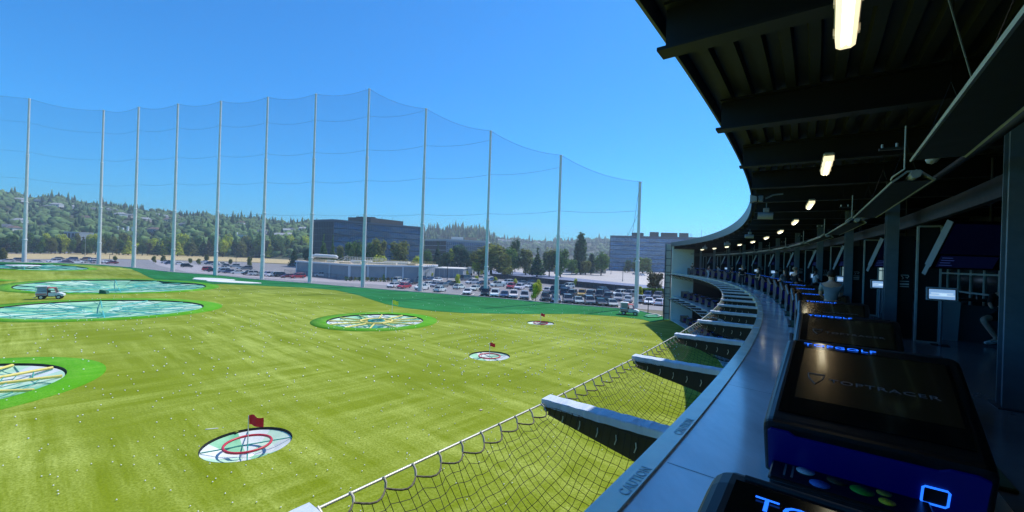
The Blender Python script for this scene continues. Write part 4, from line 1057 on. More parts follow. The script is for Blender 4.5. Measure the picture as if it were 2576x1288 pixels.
# ================================================================= UTILITY CARTS
def cart(loc, rz, label, blue):
    t = empty('ball_cart', loc, rz, label, 'utility cart', 'ball collecting carts')
    red, wh, gy = mat('cart_red', (.55, .06, .04), rough=.45), mat('cart_white', (.72, .73, .74), rough=.4), mat('cart_grey', (.60, .60, .63), rough=.6)
    MB().prism([(-1.5, .45), (-1.5, .62), (1.0, .62), (1.3, .5), (1.3, .4)], -.65, .65, lambda a, c, d: Vector((a, d, c))).build('chassis', M_black, t, True)
    hd = MB().prism([(.62, .6), (.62, 1.0), (1.0, 1.02), (1.5, .82), (1.55, .55), (1.4, .45)], -.68, .68, lambda a, c, d: Vector((a, d, c))).build('hood', wh, t, True)
    for s_ in (-1, 1): MB().box((1.5, s_ * .5, .68), (.08, .18, .12), bev=.02).build('headlight', M_rod, t, True)
    # rear cargo box with mesh cage
    MB().box((-.95, 0, .92), (1.25, 1.4, .55), bev=.03).build('cargo_box', gy, t, True)
    for s_ in (-1, 1): MB().box((-.95, s_ * .715, .86), (1.1, .02, .16)).build('red_stripe', red, t, True)
    cg = MB()
    for i in range(9): 
        for s_ in (-1, 1): cg.tube([(-1.55 + i * .15, s_ * .68, 1.2), (-1.55 + i * .15, s_ * .68, 2.0)], .014, 4)
    for z_ in (1.3, 1.5, 1.7, 1.9, 2.0):
        for s_ in (-1, 1): cg.tube([(-1.55, s_ * .68, z_), (-.35, s_ * .68, z_)], .014, 4)
        cg.tube([(-1.55, -.68, z_), (-1.55, .68, z_)], .014, 4)
    cg.build('cage', M_pole, t, True)
    MB().box((-.9, 0, 1.62), (1.0, 1.2, .7), bev=.03).build('ball_bin', mat('bin_blue', (.32, .42, .62), rough=.5) if blue else mat('bin_grey', (.45, .45, .47), rough=.5), t, True)
    MB().box((-.95, 0, 2.06), (1.4, 1.5, .14), bev=.03).build('canopy', wh, t, True)
    # cab
    fr = MB()
    for s_ in (-1, 1): fr.tube([(-.28, s_ * .66, .6), (-.26, s_ * .64, 1.78), (.45, s_ * .62, 1.80), (.72, s_ * .66, 1.05)], .035, 6)
    fr.tube([(.45, -.62, 1.8), (.45, .62, 1.8)], .035, 6); fr.tube([(-.26, -.64, 1.78), (-.26, .64, 1.78)], .035, 6); fr.build('cab_frame', red, t, True)
    MB().box((.1, 0, 1.83), (.85, 1.38, .05), bev=.015).build('cab_roof', red, t, True)
    for s_ in (-1, 1): MB().prism([(-.18, .55), (.55, .5), (.66, 1.0), (-.2, 1.05)], s_ * .67 - .02, s_ * .67 + .02, lambda a, c, d: Vector((a, d, c))).build('door', wh, t, True)
    MB().prism([(.46, 1.76), (.72, 1.06), (.74, 1.06), (.48, 1.76)], -.6, .6, lambda a, c, d: Vector((a, d, c))).build('windscreen', M_glassd, t, True)
    MB().box((.05, 0, .9), (.5, 1.1, .2), bev=.03).build('seat', M_black, t, True); MB().box((-.2, 0, 1.15), (.12, 1.1, .5), bev=.03).build('seat_back', M_black, t, True)
    for x_ in (-.95, 1.0):
        for s_ in (-1, 1):
            wq = MB(); wq.tube([(x_, s_ * .52, .34), (x_, s_ * .78, .34)], .34, 18); wh_ = wq.build('wheel', M_black, t, True)
            MB().tube([(x_, s_ * .775, .34), (x_, s_ * .79, .34)], .19, 14).build('rim', M_rod, wh_, True)
    MB().tube([(-1.75, -.9, .3), (-1.75, .9, .3)], .05, 6).build('tow_bar', gy, t, True)
    return t
p = on_turf(128, 752); cart(p, rad(36), 'white and red ball cart with a blue bin driving past the teal targets', True)
p = on_turf(1584, 792); cart(p, rad(-22), 'white and red ball cart parked at the foot of the rightmost net pole', False)
p = on_turf(1640, 798); t = empty('tray_with_frame', p, .3, 'low green and white frame lying by the corner of the dark turf', 'frame')
MB().box((0, 0, .12), (2.4, 1.3, .16), bev=.03).build('tray', mat('tray_green', (.03, .28, .14), rough=.7), t, True)
MB().tube([(-.9, .5, .25), (1.0, .2, .5), (1.4, -.5, .3), (.6, -.7, .25)], .07, 6).build('tube_frame', M_white, t, True)
p = on_turf(262, 739); o = MB().prism([(-.7, 0), (.75, 0), (.5, .55), (-.6, .75)], -.3, .3, lambda a, c, d: Vector((p.x + a, p.y + d, p.z + c))).build('green_cover', mat('cover_green', (.02, .14, .08), rough=.8)); tag(o, 'small dark green cover between the two big teal targets', 'cover')

# ================================================================= CARS
M_paint = mat('car_paint', (.9, .9, .9), rough=.32, objcol=True, coat=.5, var=.02)
M_cglass = mat('car_glass', (.015, .02, .03), rough=.08, spec=.7)
M_tyre = mat('tyre', (.012, .012, .012), rough=.8); M_rim = mat('wheel_rim', (.4, .4, .42), rough=.35, metal=.6)
M_lite = mat('headlight', (.8, .8, .8), rough=.15); M_tail = mat('tail_light', (.45, .01, .01), rough=.3)
def car_proto(kind):
    t = empty('parked_car', (0, 0, -50), 0, None, {'sedan': 'car', 'suv': 'car', 'pickup': 'pickup truck', 'van': 'van'}[kind], 'vehicles parked in the lots')
    if kind == 'sedan': L_, Wd, hb, ht, cab, rl = 4.6, 1.85, .86, 1.42, (-1.95, -1.15, .55, 1.35), .35
    elif kind == 'suv': L_, Wd, hb, ht, cab, rl = 4.6, 1.95, 1.0, 1.75, (-2.15, -1.9, .55, 1.25), .40
    elif kind == 'pickup': L_, Wd, hb, ht, cab, rl = 5.5, 2.0, 1.05, 1.85, (-.85, -.7, .85, 1.5), .43
    else: L_, Wd, hb, ht, cab, rl = 5.2, 2.0, 1.1, 2.15, (-2.5, -2.4, 1.2, 1.95), .38
    h = L_ / 2; w_ = Wd / 2; b = MB()
    side = [(-h, .38), (-h + .02, .62), (-h + .08, hb - .06), (-h + .4, hb), (cab[0], hb + .02), (cab[3], hb), (h - .35, hb - .14), (h - .06, hb - .28), (h, .5), (h - .04, .34), (h - .5, .24), (-h + .5, .24)]
    secs = [(-1, .90, 0), (-.96, 1, .0), (.96, 1, .0), (1, .90, 0)]
    rows = []
    for s_, sc, _ in secs: rows.append([Vector((a * (1 if abs(s_) < .97 else .985), s_ * w_, .24 + (c - .24) * sc)) for a, c in side])
    n = len(side)
    for i in range(3): b.add(rows[i] + rows[i + 1], [(k, n + k, n + (k + 1) % n, (k + 1) % n) for k in range(n)])
    b.add(rows[0], [tuple(range(n))]); b.add(rows[3], [tuple(range(n - 1, -1, -1))])
    # roof slab + pillars
    rw = w_ * .74
    b.box(((cab[1] + cab[2]) / 2, 0, ht - .03), (cab[2] - cab[1], rw * 2, .07), bev=.03)
    for s_ in (-1, 1):
        for xa, xb in ((cab[0], cab[1]), (cab[3], cab[2]), ((cab[0] + cab[3]) / 2, (cab[1] + cab[2]) / 2)):
            b.tube([(xa, s_ * w_ * .90, hb), (xb, s_ * rw, ht - .05)], .045, 4)
    if kind == 'pickup': b.box((-1.75, w_ - .06, hb + .04), (1.8, .1, .16)); b.box((-1.75, -w_ + .06, hb + .04), (1.8, .1, .16)); b.box((-2.68, 0, hb + .02), (.08, 1.8, .14))
    b.build('body', M_paint, t, True)
    g = MB(); g.add([Vector((cab[0], -w_ * .88, hb)), Vector((cab[3], -w_ * .88, hb)), Vector((cab[3], w_ * .88, hb)), Vector((cab[0], w_ * .88, hb)), Vector((cab[1], -rw * .98, ht - .06)), Vector((cab[2], -rw * .98, ht - .06)), Vector((cab[2], rw * .98, ht - .06)), Vector((cab[1], rw * .98, ht - .06))],
          [(0, 1, 5, 4), (1, 2, 6, 5), (2, 3, 7, 6), (3, 0, 4, 7)]); g.build('windows', M_cglass, t, True)
    for x_ in (-h * .62, h * .64):
        for s_ in (-1, 1):
            wq = MB().tube([(x_, s_ * (w_ - .2), rl - .04), (x_, s_ * (w_ + .015), rl - .04)], rl - .04, 12).build('wheel', M_tyre, t, True)
            MB().tube([(x_, s_ * (w_ + .01), rl - .04), (x_, s_ * (w_ + .03), rl - .04)], (rl - .04) * .6, 8).build('rim', M_rim, wq, True)
    for s_ in (-1, 1):
        MB().box((h - .1, s_ * (w_ - .25), hb - .28), (.14, .36, .13)).build('headlight', M_lite, t, True)
        MB().box((-h + .03, s_ * (w_ - .2), hb - .18), (.1, .26, .16)).build('tail_light', M_tail, t, True)
    MB().box((h - .01, 0, .42), (.06, 1.1, .18)).build('grille', M_tyre, t, True)
    MB().box((h + .0, 0, .30), (.05, .45, .11)).build('number_plate', M_white, t, True)
    return t
protos = {k: car_proto(k) for k in ('sedan', 'suv', 'pickup', 'van')}
index_children()
CC = {'white': (.90, .90, .89), 'silver': (.42, .44, .46), 'grey': (.16, .17, .18), 'black': (.012, .013, .016), 'blue': (.05, .09, .19), 'navy': (.02, .035, .09), 'red': (.50, .02, .03), 'dark red': (.20, .015, .02), 'yellow': (.55, .36, .08), 'brown': (.16, .09, .06)}
def c2(x, y): return ((800 + x / 3.22) / 1.2422, (640 + y / 3.22) / 1.2422)
def c3(x, y): return ((1400 + x / 3.22) / 1.2422, (680 + y / 3.22) / 1.2422)
def c1(x, y): return ((x / 3.22) / 1.2422, (560 + y / 3.22) / 1.2422)
ROWS = [
 ('front row of right lot', c3, -1.57, [(190, 772, 'white', 'sedan'), (370, 790, 'black', 'suv'), (470, 797, 'white', 'suv'), (565, 803, 'blue', 'sedan'), (660, 808, 'white', 'suv'), (770, 820, 'silver', 'suv'), (985, 836, 'black', 'pickup'), (1090, 850, 'blue', 'sedan'), (1210, 858, 'grey', 'suv'), (1318, 866, 'silver', 'sedan'), (1435, 876, 'grey', 'suv'), (1548, 886, 'black', 'sedan'), (1662, 895, 'silver', 'sedan')]),
 ('second row of right lot', c3, -1.9, [(105, 718, 'white', 'sedan'), (270, 733, 'white', 'sedan'), (370, 740, 'black', 'sedan'), (635, 714, 'red', 'suv'), (720, 722, 'white', 'suv'), (875, 742, 'black', 'pickup'), (1010, 753, 'white', 'sedan'), (1080, 768, 'black', 'van'), (1180, 778, 'navy', 'suv'), (1265, 792, 'grey', 'suv'), (1355, 795, 'yellow', 'suv'), (1440, 803, 'black', 'suv'), (1535, 815, 'black', 'van'), (1630, 825, 'grey', 'suv'), (1730, 838, 'silver', 'suv'), (1828, 852, 'white', 'sedan')]),
 ('third row of right lot', c3, -2.4, [(30, 680, 'grey', 'sedan'), (240, 668, 'white', 'suv'), (350, 678, 'black', 'sedan'), (500, 695, 'white', 'pickup'), (600, 672, 'white', 'suv'), (745, 676, 'grey', 'sedan'), (840, 668, 'black', 'sedan'), (835, 704, 'white', 'sedan'), (1215, 712, 'white', 'suv'), (1150, 735, 'blue', 'pickup'), (1570, 760, 'blue', 'suv'), (1740, 790, 'white', 'suv'), (1850, 795, 'silver', 'suv')]),
 ('back row by the dark fence', c3, -2.2, [(180, 632, 'grey', 'van'), (400, 615, 'white', 'pickup'), (450, 640, 'blue', 'sedan'), (105, 600, 'white', 'suv')]),
 ('beside the glazed stair end', c3, -2.0, [(1950, 860, 'silver', 'suv'), (2040, 873, 'white', 'sedan'), (2150, 884, 'white', 'sedan'), (2025, 812, 'blue', 'suv'), (2130, 815, 'grey', 'suv')]),
 ('on the pale lot beyond the fence', c3, .5, [(1548, 556, 'white', 'suv'), (1890, 574, 'silver', 'sedan'), (1960, 585, 'white', 'sedan'), (1985, 552, 'white', 'sedan')]),
 ('right of the utility building', c2, -1.9, [(1425, 780, 'white', 'suv'), (1495, 790, 'silver', 'sedan'), (1578, 800, 'black', 'sedan'), (1375, 832, 'white', 'sedan'), (1478, 840, 'red', 'sedan'), (1662, 856, 'white', 'pickup'), (1722, 820, 'white', 'sedan'), (1800, 825, 'silver', 'sedan'), (1872, 828, 'grey', 'sedan'), (1842, 874, 'white', 'sedan'), (1950, 805, 'grey', 'sedan'), (1740, 760, 'blue', 'sedan'), (1650, 765, 'navy', 'suv'), (1820, 770, 'white', 'sedan')]),
 ('left of the utility building', c2, -2.3, [(100, 718, 'white', 'suv'), (170, 723, 'white', 'suv'), (236, 725, 'black', 'suv'), (300, 735, 'dark red', 'sedan'), (400, 738, 'red', 'suv'), (30, 712, 'silver', 'sedan')]),
 ('alone near the utility building', c2, 0.1, [(360, 618, 'black', 'pickup'), (655, 722, 'white', 'pickup')]),
 ('near row of left lot', c1, -2.4, [(2080, 922, 'red', 'suv'), (2125, 932, 'black', 'sedan'), (2225, 940, 'silver', 'suv'), (2290, 945, 'blue', 'sedan'), (2370, 952, 'white', 'sedan'), (2485, 962, 'black', 'suv'), (2545, 968, 'white', 'suv')]),
 ('far rows of left lot', c1, -2.6, [(1650, 845, 'white', 'suv'), (1690, 856, 'blue', 'sedan'), (1790, 858, 'white', 'sedan'), (1860, 885, 'black', 'suv'), (2045, 838, 'white', 'sedan'), (2090, 856, 'blue', 'suv'), (2155, 862, 'white', 'sedan'), (2215, 860, 'silver', 'sedan'), (2270, 882, 'blue', 'sedan'), (2345, 886, 'silver', 'suv'), (2410, 905, 'white', 'sedan'), (2465, 908, 'grey', 'suv'), (2230, 905, 'white', 'sedan')]),
 ('behind the raised far-left turf', c1, -2.0, [(140, 826, 'grey', 'suv'), (345, 846, 'silver', 'sedan'), (515, 838, 'white', 'suv'), (560, 806, 'grey', 'sedan'), (630, 846, 'navy', 'sedan'), (700, 812, 'blue', 'suv'), (745, 844, 'white', 'sedan'), (840, 812, 'brown', 'suv'), (860, 842, 'silver', 'sedan'), (925, 822, 'white', 'suv'), (950, 845, 'silver', 'suv'), (1060, 838, 'white', 'sedan'), (1100, 850, 'dark red', 'sedan'), (40, 832, 'silver', 'sedan')]),
]
lines = MB(); ncar = 0; seen_lab = {}
for rowname, fn, az, cars in ROWS:
    cars = sorted(cars, key=lambda c: c[0]); cnt = {}
    tot = {}
    for c in cars: tot[(c[2], c[3])] = tot.get((c[2], c[3]), 0) + 1
    for (x_, y_, col, kd) in cars:
        u, v = fn(x_, y_); p = at(u, v + .4, 0); kk = (col, kd); cnt[kk] = cnt.get(kk, 0) + 1
        o = copy_tree(protos[kd]); r_ = az + RN.uniform(-.07, .07) + (math.pi if RN.random() < .25 and rowname[:9] != 'front row' else 0)
        o.location = Vector((p.x, p.y + 1.2, 0)); o.rotation_euler = (0, 0, r_); sc = .95 if kd == 'pickup' else 1.0; o.scale = (sc, sc, sc)
        nm = {'sedan': 'saloon', 'suv': 'hatchback', 'pickup': 'pickup', 'van': 'van'}[kd]
        o['label'] = '%s %s, %s%s' % (col, nm, rowname, '' if tot[kk] == 1 else ', %s such from left' % ordn(cnt[kk] - 1))
        rc_ = CC[col]
        for ch in o.children:
            if ch.name.startswith('body'): ch.color = (*[min(1, q / .9 * RN.uniform(.9, 1.08)) for q in rc_], 1)
        # stall lines beside each car
        d = Vector((math.cos(r_), math.sin(r_), 0)); nn = Vector((-d.y, d.x, 0)); c0 = Vector((p.x, p.y + 1.2, 0))
        for s_ in (-1, 1):
            a = c0 + nn * s_ * 1.45; q = [a + d * 2.6 + nn * .06, a + d * 2.6 - nn * .06, a - d * 2.6 - nn * .06, a - d * 2.6 + nn * .06]
            lines.add([Vector((k.x, k.y, .006 + .0004 * (ncar % 5) + .0001 * s_)) for k in q], [(0, 1, 2, 3)])
        ncar += 1
structure(lines.build('stall_markings', M_line))
for t in protos.values():
    for ch in list(t.children):
        for g in list(ch.children): bpy.data.objects.remove(g)
        bpy.data.objects.remove(ch)
    bpy.data.objects.remove(t)
CH.clear()

# ================================================================= TREES
def leaf_crown(seed, rx, rz, z0, n, shape, leaf=.28):
    """leaf-clump faces spread through lobes, returns (verts, faces)"""
    r_ = random.Random(seed); V_ = []; F_ = []
    lobes = []
    if shape == 'round':
        lobes.append((Vector((0, 0, z0 + rz * .52)), rx * .72, rz * .44))
        for k in range(9):
            q = k * 2.4; rr = rx * r_.uniform(.3, .62); lobes.append((Vector((rr * math.cos(q), rr * math.sin(q), z0 + rz * r_.uniform(.16, .80))), rx * r_.uniform(.3, .46), rz * r_.uniform(.16, .26)))
    elif shape == 'column':
        for k in range(9):
            u = k / 8; lobes.append((Vector((r_.uniform(-.15, .15) * rx, r_.uniform(-.15, .15) * rx, z0 + rz * (.08 + .86 * u))), rx * (1.0 - .75 * abs(u - .35) ** 1.2), rz * .12))
    else:  # conifer
        for k in range(11):
            u = k / 10
            for j in range(3 if u < .8 else 1):
                q = j * 2.09 + k; rr = rx * (1 - u) * .42; lobes.append((Vector((rr * math.cos(q), rr * math.sin(q), z0 + rz * (.06 + .90 * u))), max(.25, rx * (1 - u) * .62), rz * .075))
    vol = [l[1] ** 2 for l in lobes]; tot = sum(vol)
    for (c, a, b_), v_ in zip(lobes, vol):
        m = max(8, int(n * v_ / tot))
        for _ in range(m):
            th, cz = r_.uniform(0, 6.283), r_.uniform(-1, 1); rr = (r_.random() ** .28); sq = math.sqrt(1 - cz * cz)
            d = Vector((sq * math.cos(th), sq * math.sin(th), cz)); p = c + Vector((d.x * a, d.y * a, d.z * b_)) * rr
            nrm = (d + Vector((r_.uniform(-.6, .6), r_.uniform(-.6, .6), r_.uniform(-.4, .8)))).normalized()
            t1 = nrm.cross(Vector((0, 0, 1)) if abs(nrm.z) < .9 else Vector((1, 0, 0))).normalized(); t2 = nrm.cross(t1)
            s_ = leaf * r_.uniform(.6, 1.4); o = len(V_)
            for k in range(4):
                q = 1.5708 * k + r_.uniform(-.3, .3); V_.append(p + (t1 * math.cos(q) + t2 * math.sin(q) * .8) * s_ + nrm * (.25 * s_ if k % 2 else 0))
            F_.append((o, o + 1, o + 2)); F_.append((o, o + 2, o + 3))
    return V_, F_, lobes
M_bark = mat('bark', (.07, .055, .04), rough=1, scale=8, var=.3)
GREENS = {'dark green': (.08, .145, .045), 'mid green': (.13, .23, .045), 'yellow-green': (.55, .60, .06), 'dusky brown-green': (.12, .12, .065), 'blue-green': (.075, .15, .08), 'olive': (.22, .24, .055)}
def leafy(m, k=.5):
    n = m.node_tree; b = n.nodes['Principled BSDF']; o = [q for q in n.nodes if q.type == 'OUTPUT_MATERIAL'][0]; src = b.inputs['Base Color'].links[0].from_socket
    tr = n.nodes.new('ShaderNodeBsdfTranslucent'); mx = n.nodes.new('ShaderNodeMixShader'); mx.inputs[0].default_value = k
    n.links.new(src, tr.inputs[0]); n.links.new(b.outputs[0], mx.inputs[1]); n.links.new(tr.outputs[0], mx.inputs[2]); n.links.new(mx.outputs[0], o.inputs[0]); return m
M_leaf = {k: mat('leaf_' + k.replace(' ', '_').replace('-', '_'), v, rough=.8, island=.5, var=.35, scale=.6, spec=.2) for k, v in GREENS.items()}
for m_ in M_leaf.values(): leafy(m_)
TP = {}
def tree_meshes(shape, leaf_kind, variant, leaf=.3, n=1500):
    key = (shape, leaf_kind, variant, leaf)
    if key in TP: return TP[key]
    seed = hash((shape, variant)) & 0xffff if False else variant * 17 + {'round': 1, 'column': 2, 'cone': 3}[shape]
    rx, rz, z0 = {'round': (3.6, 9.0, .7), 'column': (1.6, 11.0, 1.0), 'cone': (2.6, 10.5, .8)}[shape]
    V_, F_, lobes = leaf_crown(seed, rx, rz, z0, n, shape, leaf)
    crown = MB(); crown.add(V_, F_)
    for (c, a, b_) in lobes:   # dense inner foliage so the crown is not see-through in its heart
        crown.add([Vector((q[0] * a * .62, q[1] * a * .62, q[2] * b_ * .66)) * (1 + .25 * math.sin(q[0] * 9 + q[2] * 7 + a * 3)) + c for q in ICO1[0]], ICO1[1])
    cm = crown.mesh('crown', M_leaf[leaf_kind])
    tk = MB(); tk.tube([(0, 0, -.1), (.05, .03, z0 + rz * .3), (0, .05, z0 + rz * .75)], [.24, .16, .05], 7)
    for k in range(5):
        q = k * 1.35; zz = z0 + rz * (.12 + .1 * k); tk.tube([(0, 0, zz), (rx * .35 * math.cos(q), rx * .35 * math.sin(q), zz + rz * .12), (rx * .6 * math.cos(q), rx * .6 * math.sin(q), zz + rz * .16)], [.09, .06, .03], 5)
    tm = tk.mesh('trunk', M_bark); TP[key] = (cm, tm, z0 + rz, rx); return TP[key]
def place_tree(u, vtop, width, Y, shape, kind, label, group, variant=None, base_z=0.0):
    cm, tm, hh, rx = tree_meshes(shape, kind, RN.randrange(3) if variant is None else variant)
    a_, b_ = ab(u, vtop); top = H - b_ * Y / F; x = a_ / F * Y
    t = empty('tree', (x, Y, base_z), RN.uniform(0, 6.28), label, 'tree', group)
    sz = (top - base_z) / hh; sx = (width / F * Y) / (2 * rx)
    t.scale = (sx, sx, sz)
    put('crown', cm, t, True); put('trunk', tm, t, True)
    return t
RT = random.Random(21)
# tree belt beyond the straw field (left), from the left edge to the dark glass building
belt = []
u = -30
k = 0
while u < 790:
    front = k % 3 != 1
    kind = RT.choice(['dark green', 'dusky brown-green', 'mid green', 'olive', 'mid green', 'yellow-green']) if front else RT.choice(['yellow-green', 'yellow-green', 'olive', 'mid green'])
    top = 579 + 8 * RT.random() + (0 if not front else 12) + (10 if 330 < u < 420 else 0) - (2 if u > 650 else 0) + u * .008
    belt.append((u, top, RT.uniform(24, 38), (300 if front else 325) + max(0, u) * .2 + RT.uniform(-6, 6), RT.choice(['round', 'round', 'cone']) if front else 'round', kind)); u += RT.uniform(10, 17); k += 1
cnt = {}
for (u, top, wd, Y, shp, kind) in belt:
    cnt[kind] = cnt.get(kind, 0) + 1
    place_tree(u, top, wd, Y, shp, kind, '%s belt tree beyond the straw field, %s of its colour from left' % (kind, ordn(cnt[kind] - 1)), 'tree belt beyond the straw field')
spec = [(815, 590, 30, 215, 'cone', 'mid green', 'tall pointed tree before the dark face of the glass building, left of a pair'), (838, 592, 20, 213, 'cone', 'mid green', 'tall pointed tree before the dark face of the glass building, right of a pair'),
 (857, 614, 22, 205, 'round', 'olive', 'small olive tree at the lit corner of the glass building'), (880, 606, 26, 210, 'round', 'mid green', 'round green tree left of the pole crossing the glass building'), (902, 600, 30, 215, 'round', 'mid green', 'round green tree half behind the pole crossing the glass building'), (952, 598, 42, 212, 'round', 'olive', 'broad tree just right of the pole crossing the glass building'), (932, 606, 26, 214, 'round', 'mid green', 'narrow tree directly right of the pole crossing the glass building'),
 (1007, 604, 50, 212, 'round', 'olive', 'broad sunlit tree near the right end of the glass building'), (953, 640, 34, 190, 'round', 'yellow-green', 'low yellow-green bush above the utility building roof'), (1050, 642, 26, 195, 'round', 'yellow-green', 'low bright bush at the right end of the glass building'), (778, 622, 26, 240, 'round', 'dark green', 'dark tree at the left foot of the glass building'),
 (740, 618, 22, 245, 'cone', 'dark green', 'dark conifer left of the utility building roof'), (1077, 624, 26, 230, 'round', 'mid green', 'green tree just right of the ninth pole'), (1102, 609, 34, 235, 'cone', 'blue-green', 'dark conifer left of the striped office building'), (1122, 632, 26, 230, 'round', 'dark green', 'dark low tree before the striped office building'), (1158, 613, 46, 230, 'round', 'blue-green', 'dark round tree before the striped office building'), (1140, 622, 22, 240, 'round', 'yellow-green', 'light green tree peeping over the dark ones before the striped office'), (1184, 628, 28, 235, 'round', 'dark green', 'dark tree left of the big sunlit tree'),
 (1238, 612, 92, 195, 'round', 'olive', 'big sunlit tree beside the tenth pole, widest tree in view'), (1206, 640, 40, 196, 'round', 'yellow-green', 'low left neighbour of the big sunlit tree'), (1272, 640, 36, 194, 'round', 'olive', 'low right neighbour of the big sunlit tree'), (1286, 618, 48, 225, 'round', 'mid green', 'mid green tree right of the big sunlit tree'), (1298, 598, 26, 260, 'round', 'dark green', 'slim dark tree rising behind the mid green one'), (1324, 622, 40, 226, 'round', 'olive', 'pale olive tree in the middle of the right tree line'), (1353, 624, 44, 205, 'cone', 'dark green', 'dark spreading conifer left of the eleventh pole'), (1384, 620, 40, 215, 'round', 'olive', 'sunlit tree left of the eleventh pole'), (1412, 622, 42, 212, 'round', 'mid green', 'dark green tree right of the eleventh pole'),
 (1464, 589, 32, 260, 'column', 'dark green', 'tall slim poplar standing alone right of the eleventh pole'), (1454, 612, 20, 262, 'column', 'dark green', 'shorter poplar grown into the tall one'), (1488, 640, 20, 265, 'column', 'blue-green', 'small column tree right of the tall poplar'), (1514, 630, 42, 255, 'round', 'mid green', 'rounded tree left of the right glass building'), (1440, 652, 30, 250, 'round', 'mid green', 'low tree between the pole and the tall poplar'), (1474, 655, 30, 255, 'round', 'olive', 'low bush at the foot of the tall poplar'),
 (1580, 652, 20, 330, 'round', 'dark green', 'dark tree before the right glass building, left one'), (1618, 645, 46, 335, 'round', 'mid green', 'wide tree before the right glass building'), (1600, 658, 26, 330, 'round', 'mid green', 'low tree before the right glass building'), (1648, 683, 42, 128, 'round', 'dusky brown-green', 'brownish tree above the hedge by the glazed stair end'), (1610, 722, 14, 108, 'column', 'yellow-green', 'slim yellow-green young tree left of the hedge')]
for (u, top, wd, Y, shp, kind, lb) in spec: place_tree(u, top - 1, wd * (1.28 if shp == 'round' else 1.1), Y, shp, kind, lb, 'trees among the far buildings')
# young trees in the lots
young = [(761, 663, 688), (901, 676, 700), (944, 674, 699), (966, 686, 704), (986, 674, 698), (1026, 678, 701), (1038, 680, 703), (1086, 685, 699), (1152, 688, 718), (1174, 681, 696), (1200, 692, 708), (1212, 678, 692), (1247, 697, 712), (1297, 699, 724), (1349, 709, 757), (1356, 705, 738), (1448, 698, 722), (290, 642, 658), (388, 643, 662), (411, 643, 660), (479, 648, 664), (500, 650, 666), (520, 641, 656), (580, 650, 667), (628, 645, 672), (8, 625, 655)]
for i, (u, vt, vb) in enumerate(sorted(young)):
    a_, b_ = ab(u, vb); Y = H * F / b_
    tt = place_tree(u, vt, max(12, (vb - vt) * .55), Y, 'column' if i % 3 == 0 else 'round', 'yellow-green' if u > 700 else 'olive', 'young thin-trunked tree planted in the lots, %s from the left' % ordn(i), 'young trees in the parking lots', variant=i % 3)
# hedge
b = MB(); p0, p1 = at(1612, 746, 0), at(1684, 748, 0); rr = random.Random(3)
for _ in range(2600):
    u_, w_, z_ = rr.random(), rr.uniform(-.9, .9), rr.uniform(.1, 2.2); c = p0.lerp(p1, u_) + Vector((0, w_, z_)); s_ = rr.uniform(.12, .3); n = Vector((rr.gauss(0, 1), rr.gauss(-.6, 1), rr.gauss(.5, 1))).normalized(); t1 = n.orthogonal().normalized(); t2 = n.cross(t1)
    b.add([c + t1 * s_, c + t2 * s_, c - t1 * s_, c - t2 * s_], [(0, 1, 2, 3)])
d = (p1 - p0); b.box((p0 + p1) / 2 + Vector((0, 0, 1.1)), (d.length, 1.5, 1.9), Matrix.Rotation(math.atan2(d.y, d.x), 3, 'Z'))
tag(b.build('hedge', M_leaf['mid green']), 'clipped green hedge behind the cars by the glazed stair end', 'hedge')
# low shrubs along the utility building and fence
for i in range(15):
    u_ = 872 + i * 10.5; p = at(u_, 706.5 + i * .25, 0); b = MB(); rr = random.Random(i)
    for _ in range(60):
        c = p + Vector((rr.gauss(0, .28), rr.gauss(0, .28), rr.uniform(.1, 1.3))); s_ = rr.uniform(.1, .25); n = Vector((rr.gauss(0, 1), rr.gauss(-.6, 1), rr.gauss(.5, 1))).normalized(); t1 = n.orthogonal().normalized(); t2 = n.cross(t1)
        b.add([c + t1 * s_, c + t2 * s_, c - t1 * s_, c - t2 * s_], [(0, 1, 2, 3)])
    tag(b.build('shrub', M_leaf[['dark green', 'dusky brown-green', 'olive'][i % 3]]), 'low shrub in the bed before the utility building, %s from the left' % ordn(i), 'shrub', 'shrubs before the utility building')

# ================================================================= BUILDINGS
M_bglass = mat('facade_glass', (.10, .15, .21), rough=.06, metal=.85, scale=.10, var=.35, bump=.9, bdist=1.6, stretch=(1, 1, 2.2))
M_bglass2 = mat('facade_glass_pale', (.15, .25, .36), rough=.07, metal=.85, scale=.09, var=.35, bump=1.0, bdist=2.6, stretch=(1, 1, 2.0))
M_spand = mat('spandrel', (.07, .085, .10), rough=.4); M_brown = mat('brown_metal', (.13, .105, .085), rough=.7, scale=1)
M_roofw = mat('roof_white', (.72, .68, .62), rough=.8, scale=.4); M_cream = mat('cream_wall', (.55, .52, .46), rough=.9, scale=.3)
M_bgrey = mat('grey_wall', (.30, .33, .37), rough=.8, scale=.3, var=.1)
def wall_box(p, q, thick, z0, z1, name, m, par, inward=1):
    """slab from p to q (2d), thickness to the far side"""
    d = Vector((q.x - p.x, q.y - p.y, 0)); L_ = d.length; a = math.atan2(d.y, d.x); nn = Vector((-math.sin(a), math.cos(a), 0))
    c = Vector(((p.x + q.x) / 2, (p.y + q.y) / 2, (z0 + z1) / 2)) + nn * thick / 2 * inward
    return MB().box(c, (L_, thick, z1 - z0), Matrix.Rotation(a, 3, 'Z')).build(name, m, par)
def prism_block(name, pts, z0, z1, m, par):
    return MB().prism([(p.x, p.y) for p in pts], z0, z1, lambda a, c, d: Vector((a, c, d))).build(name, m, par)
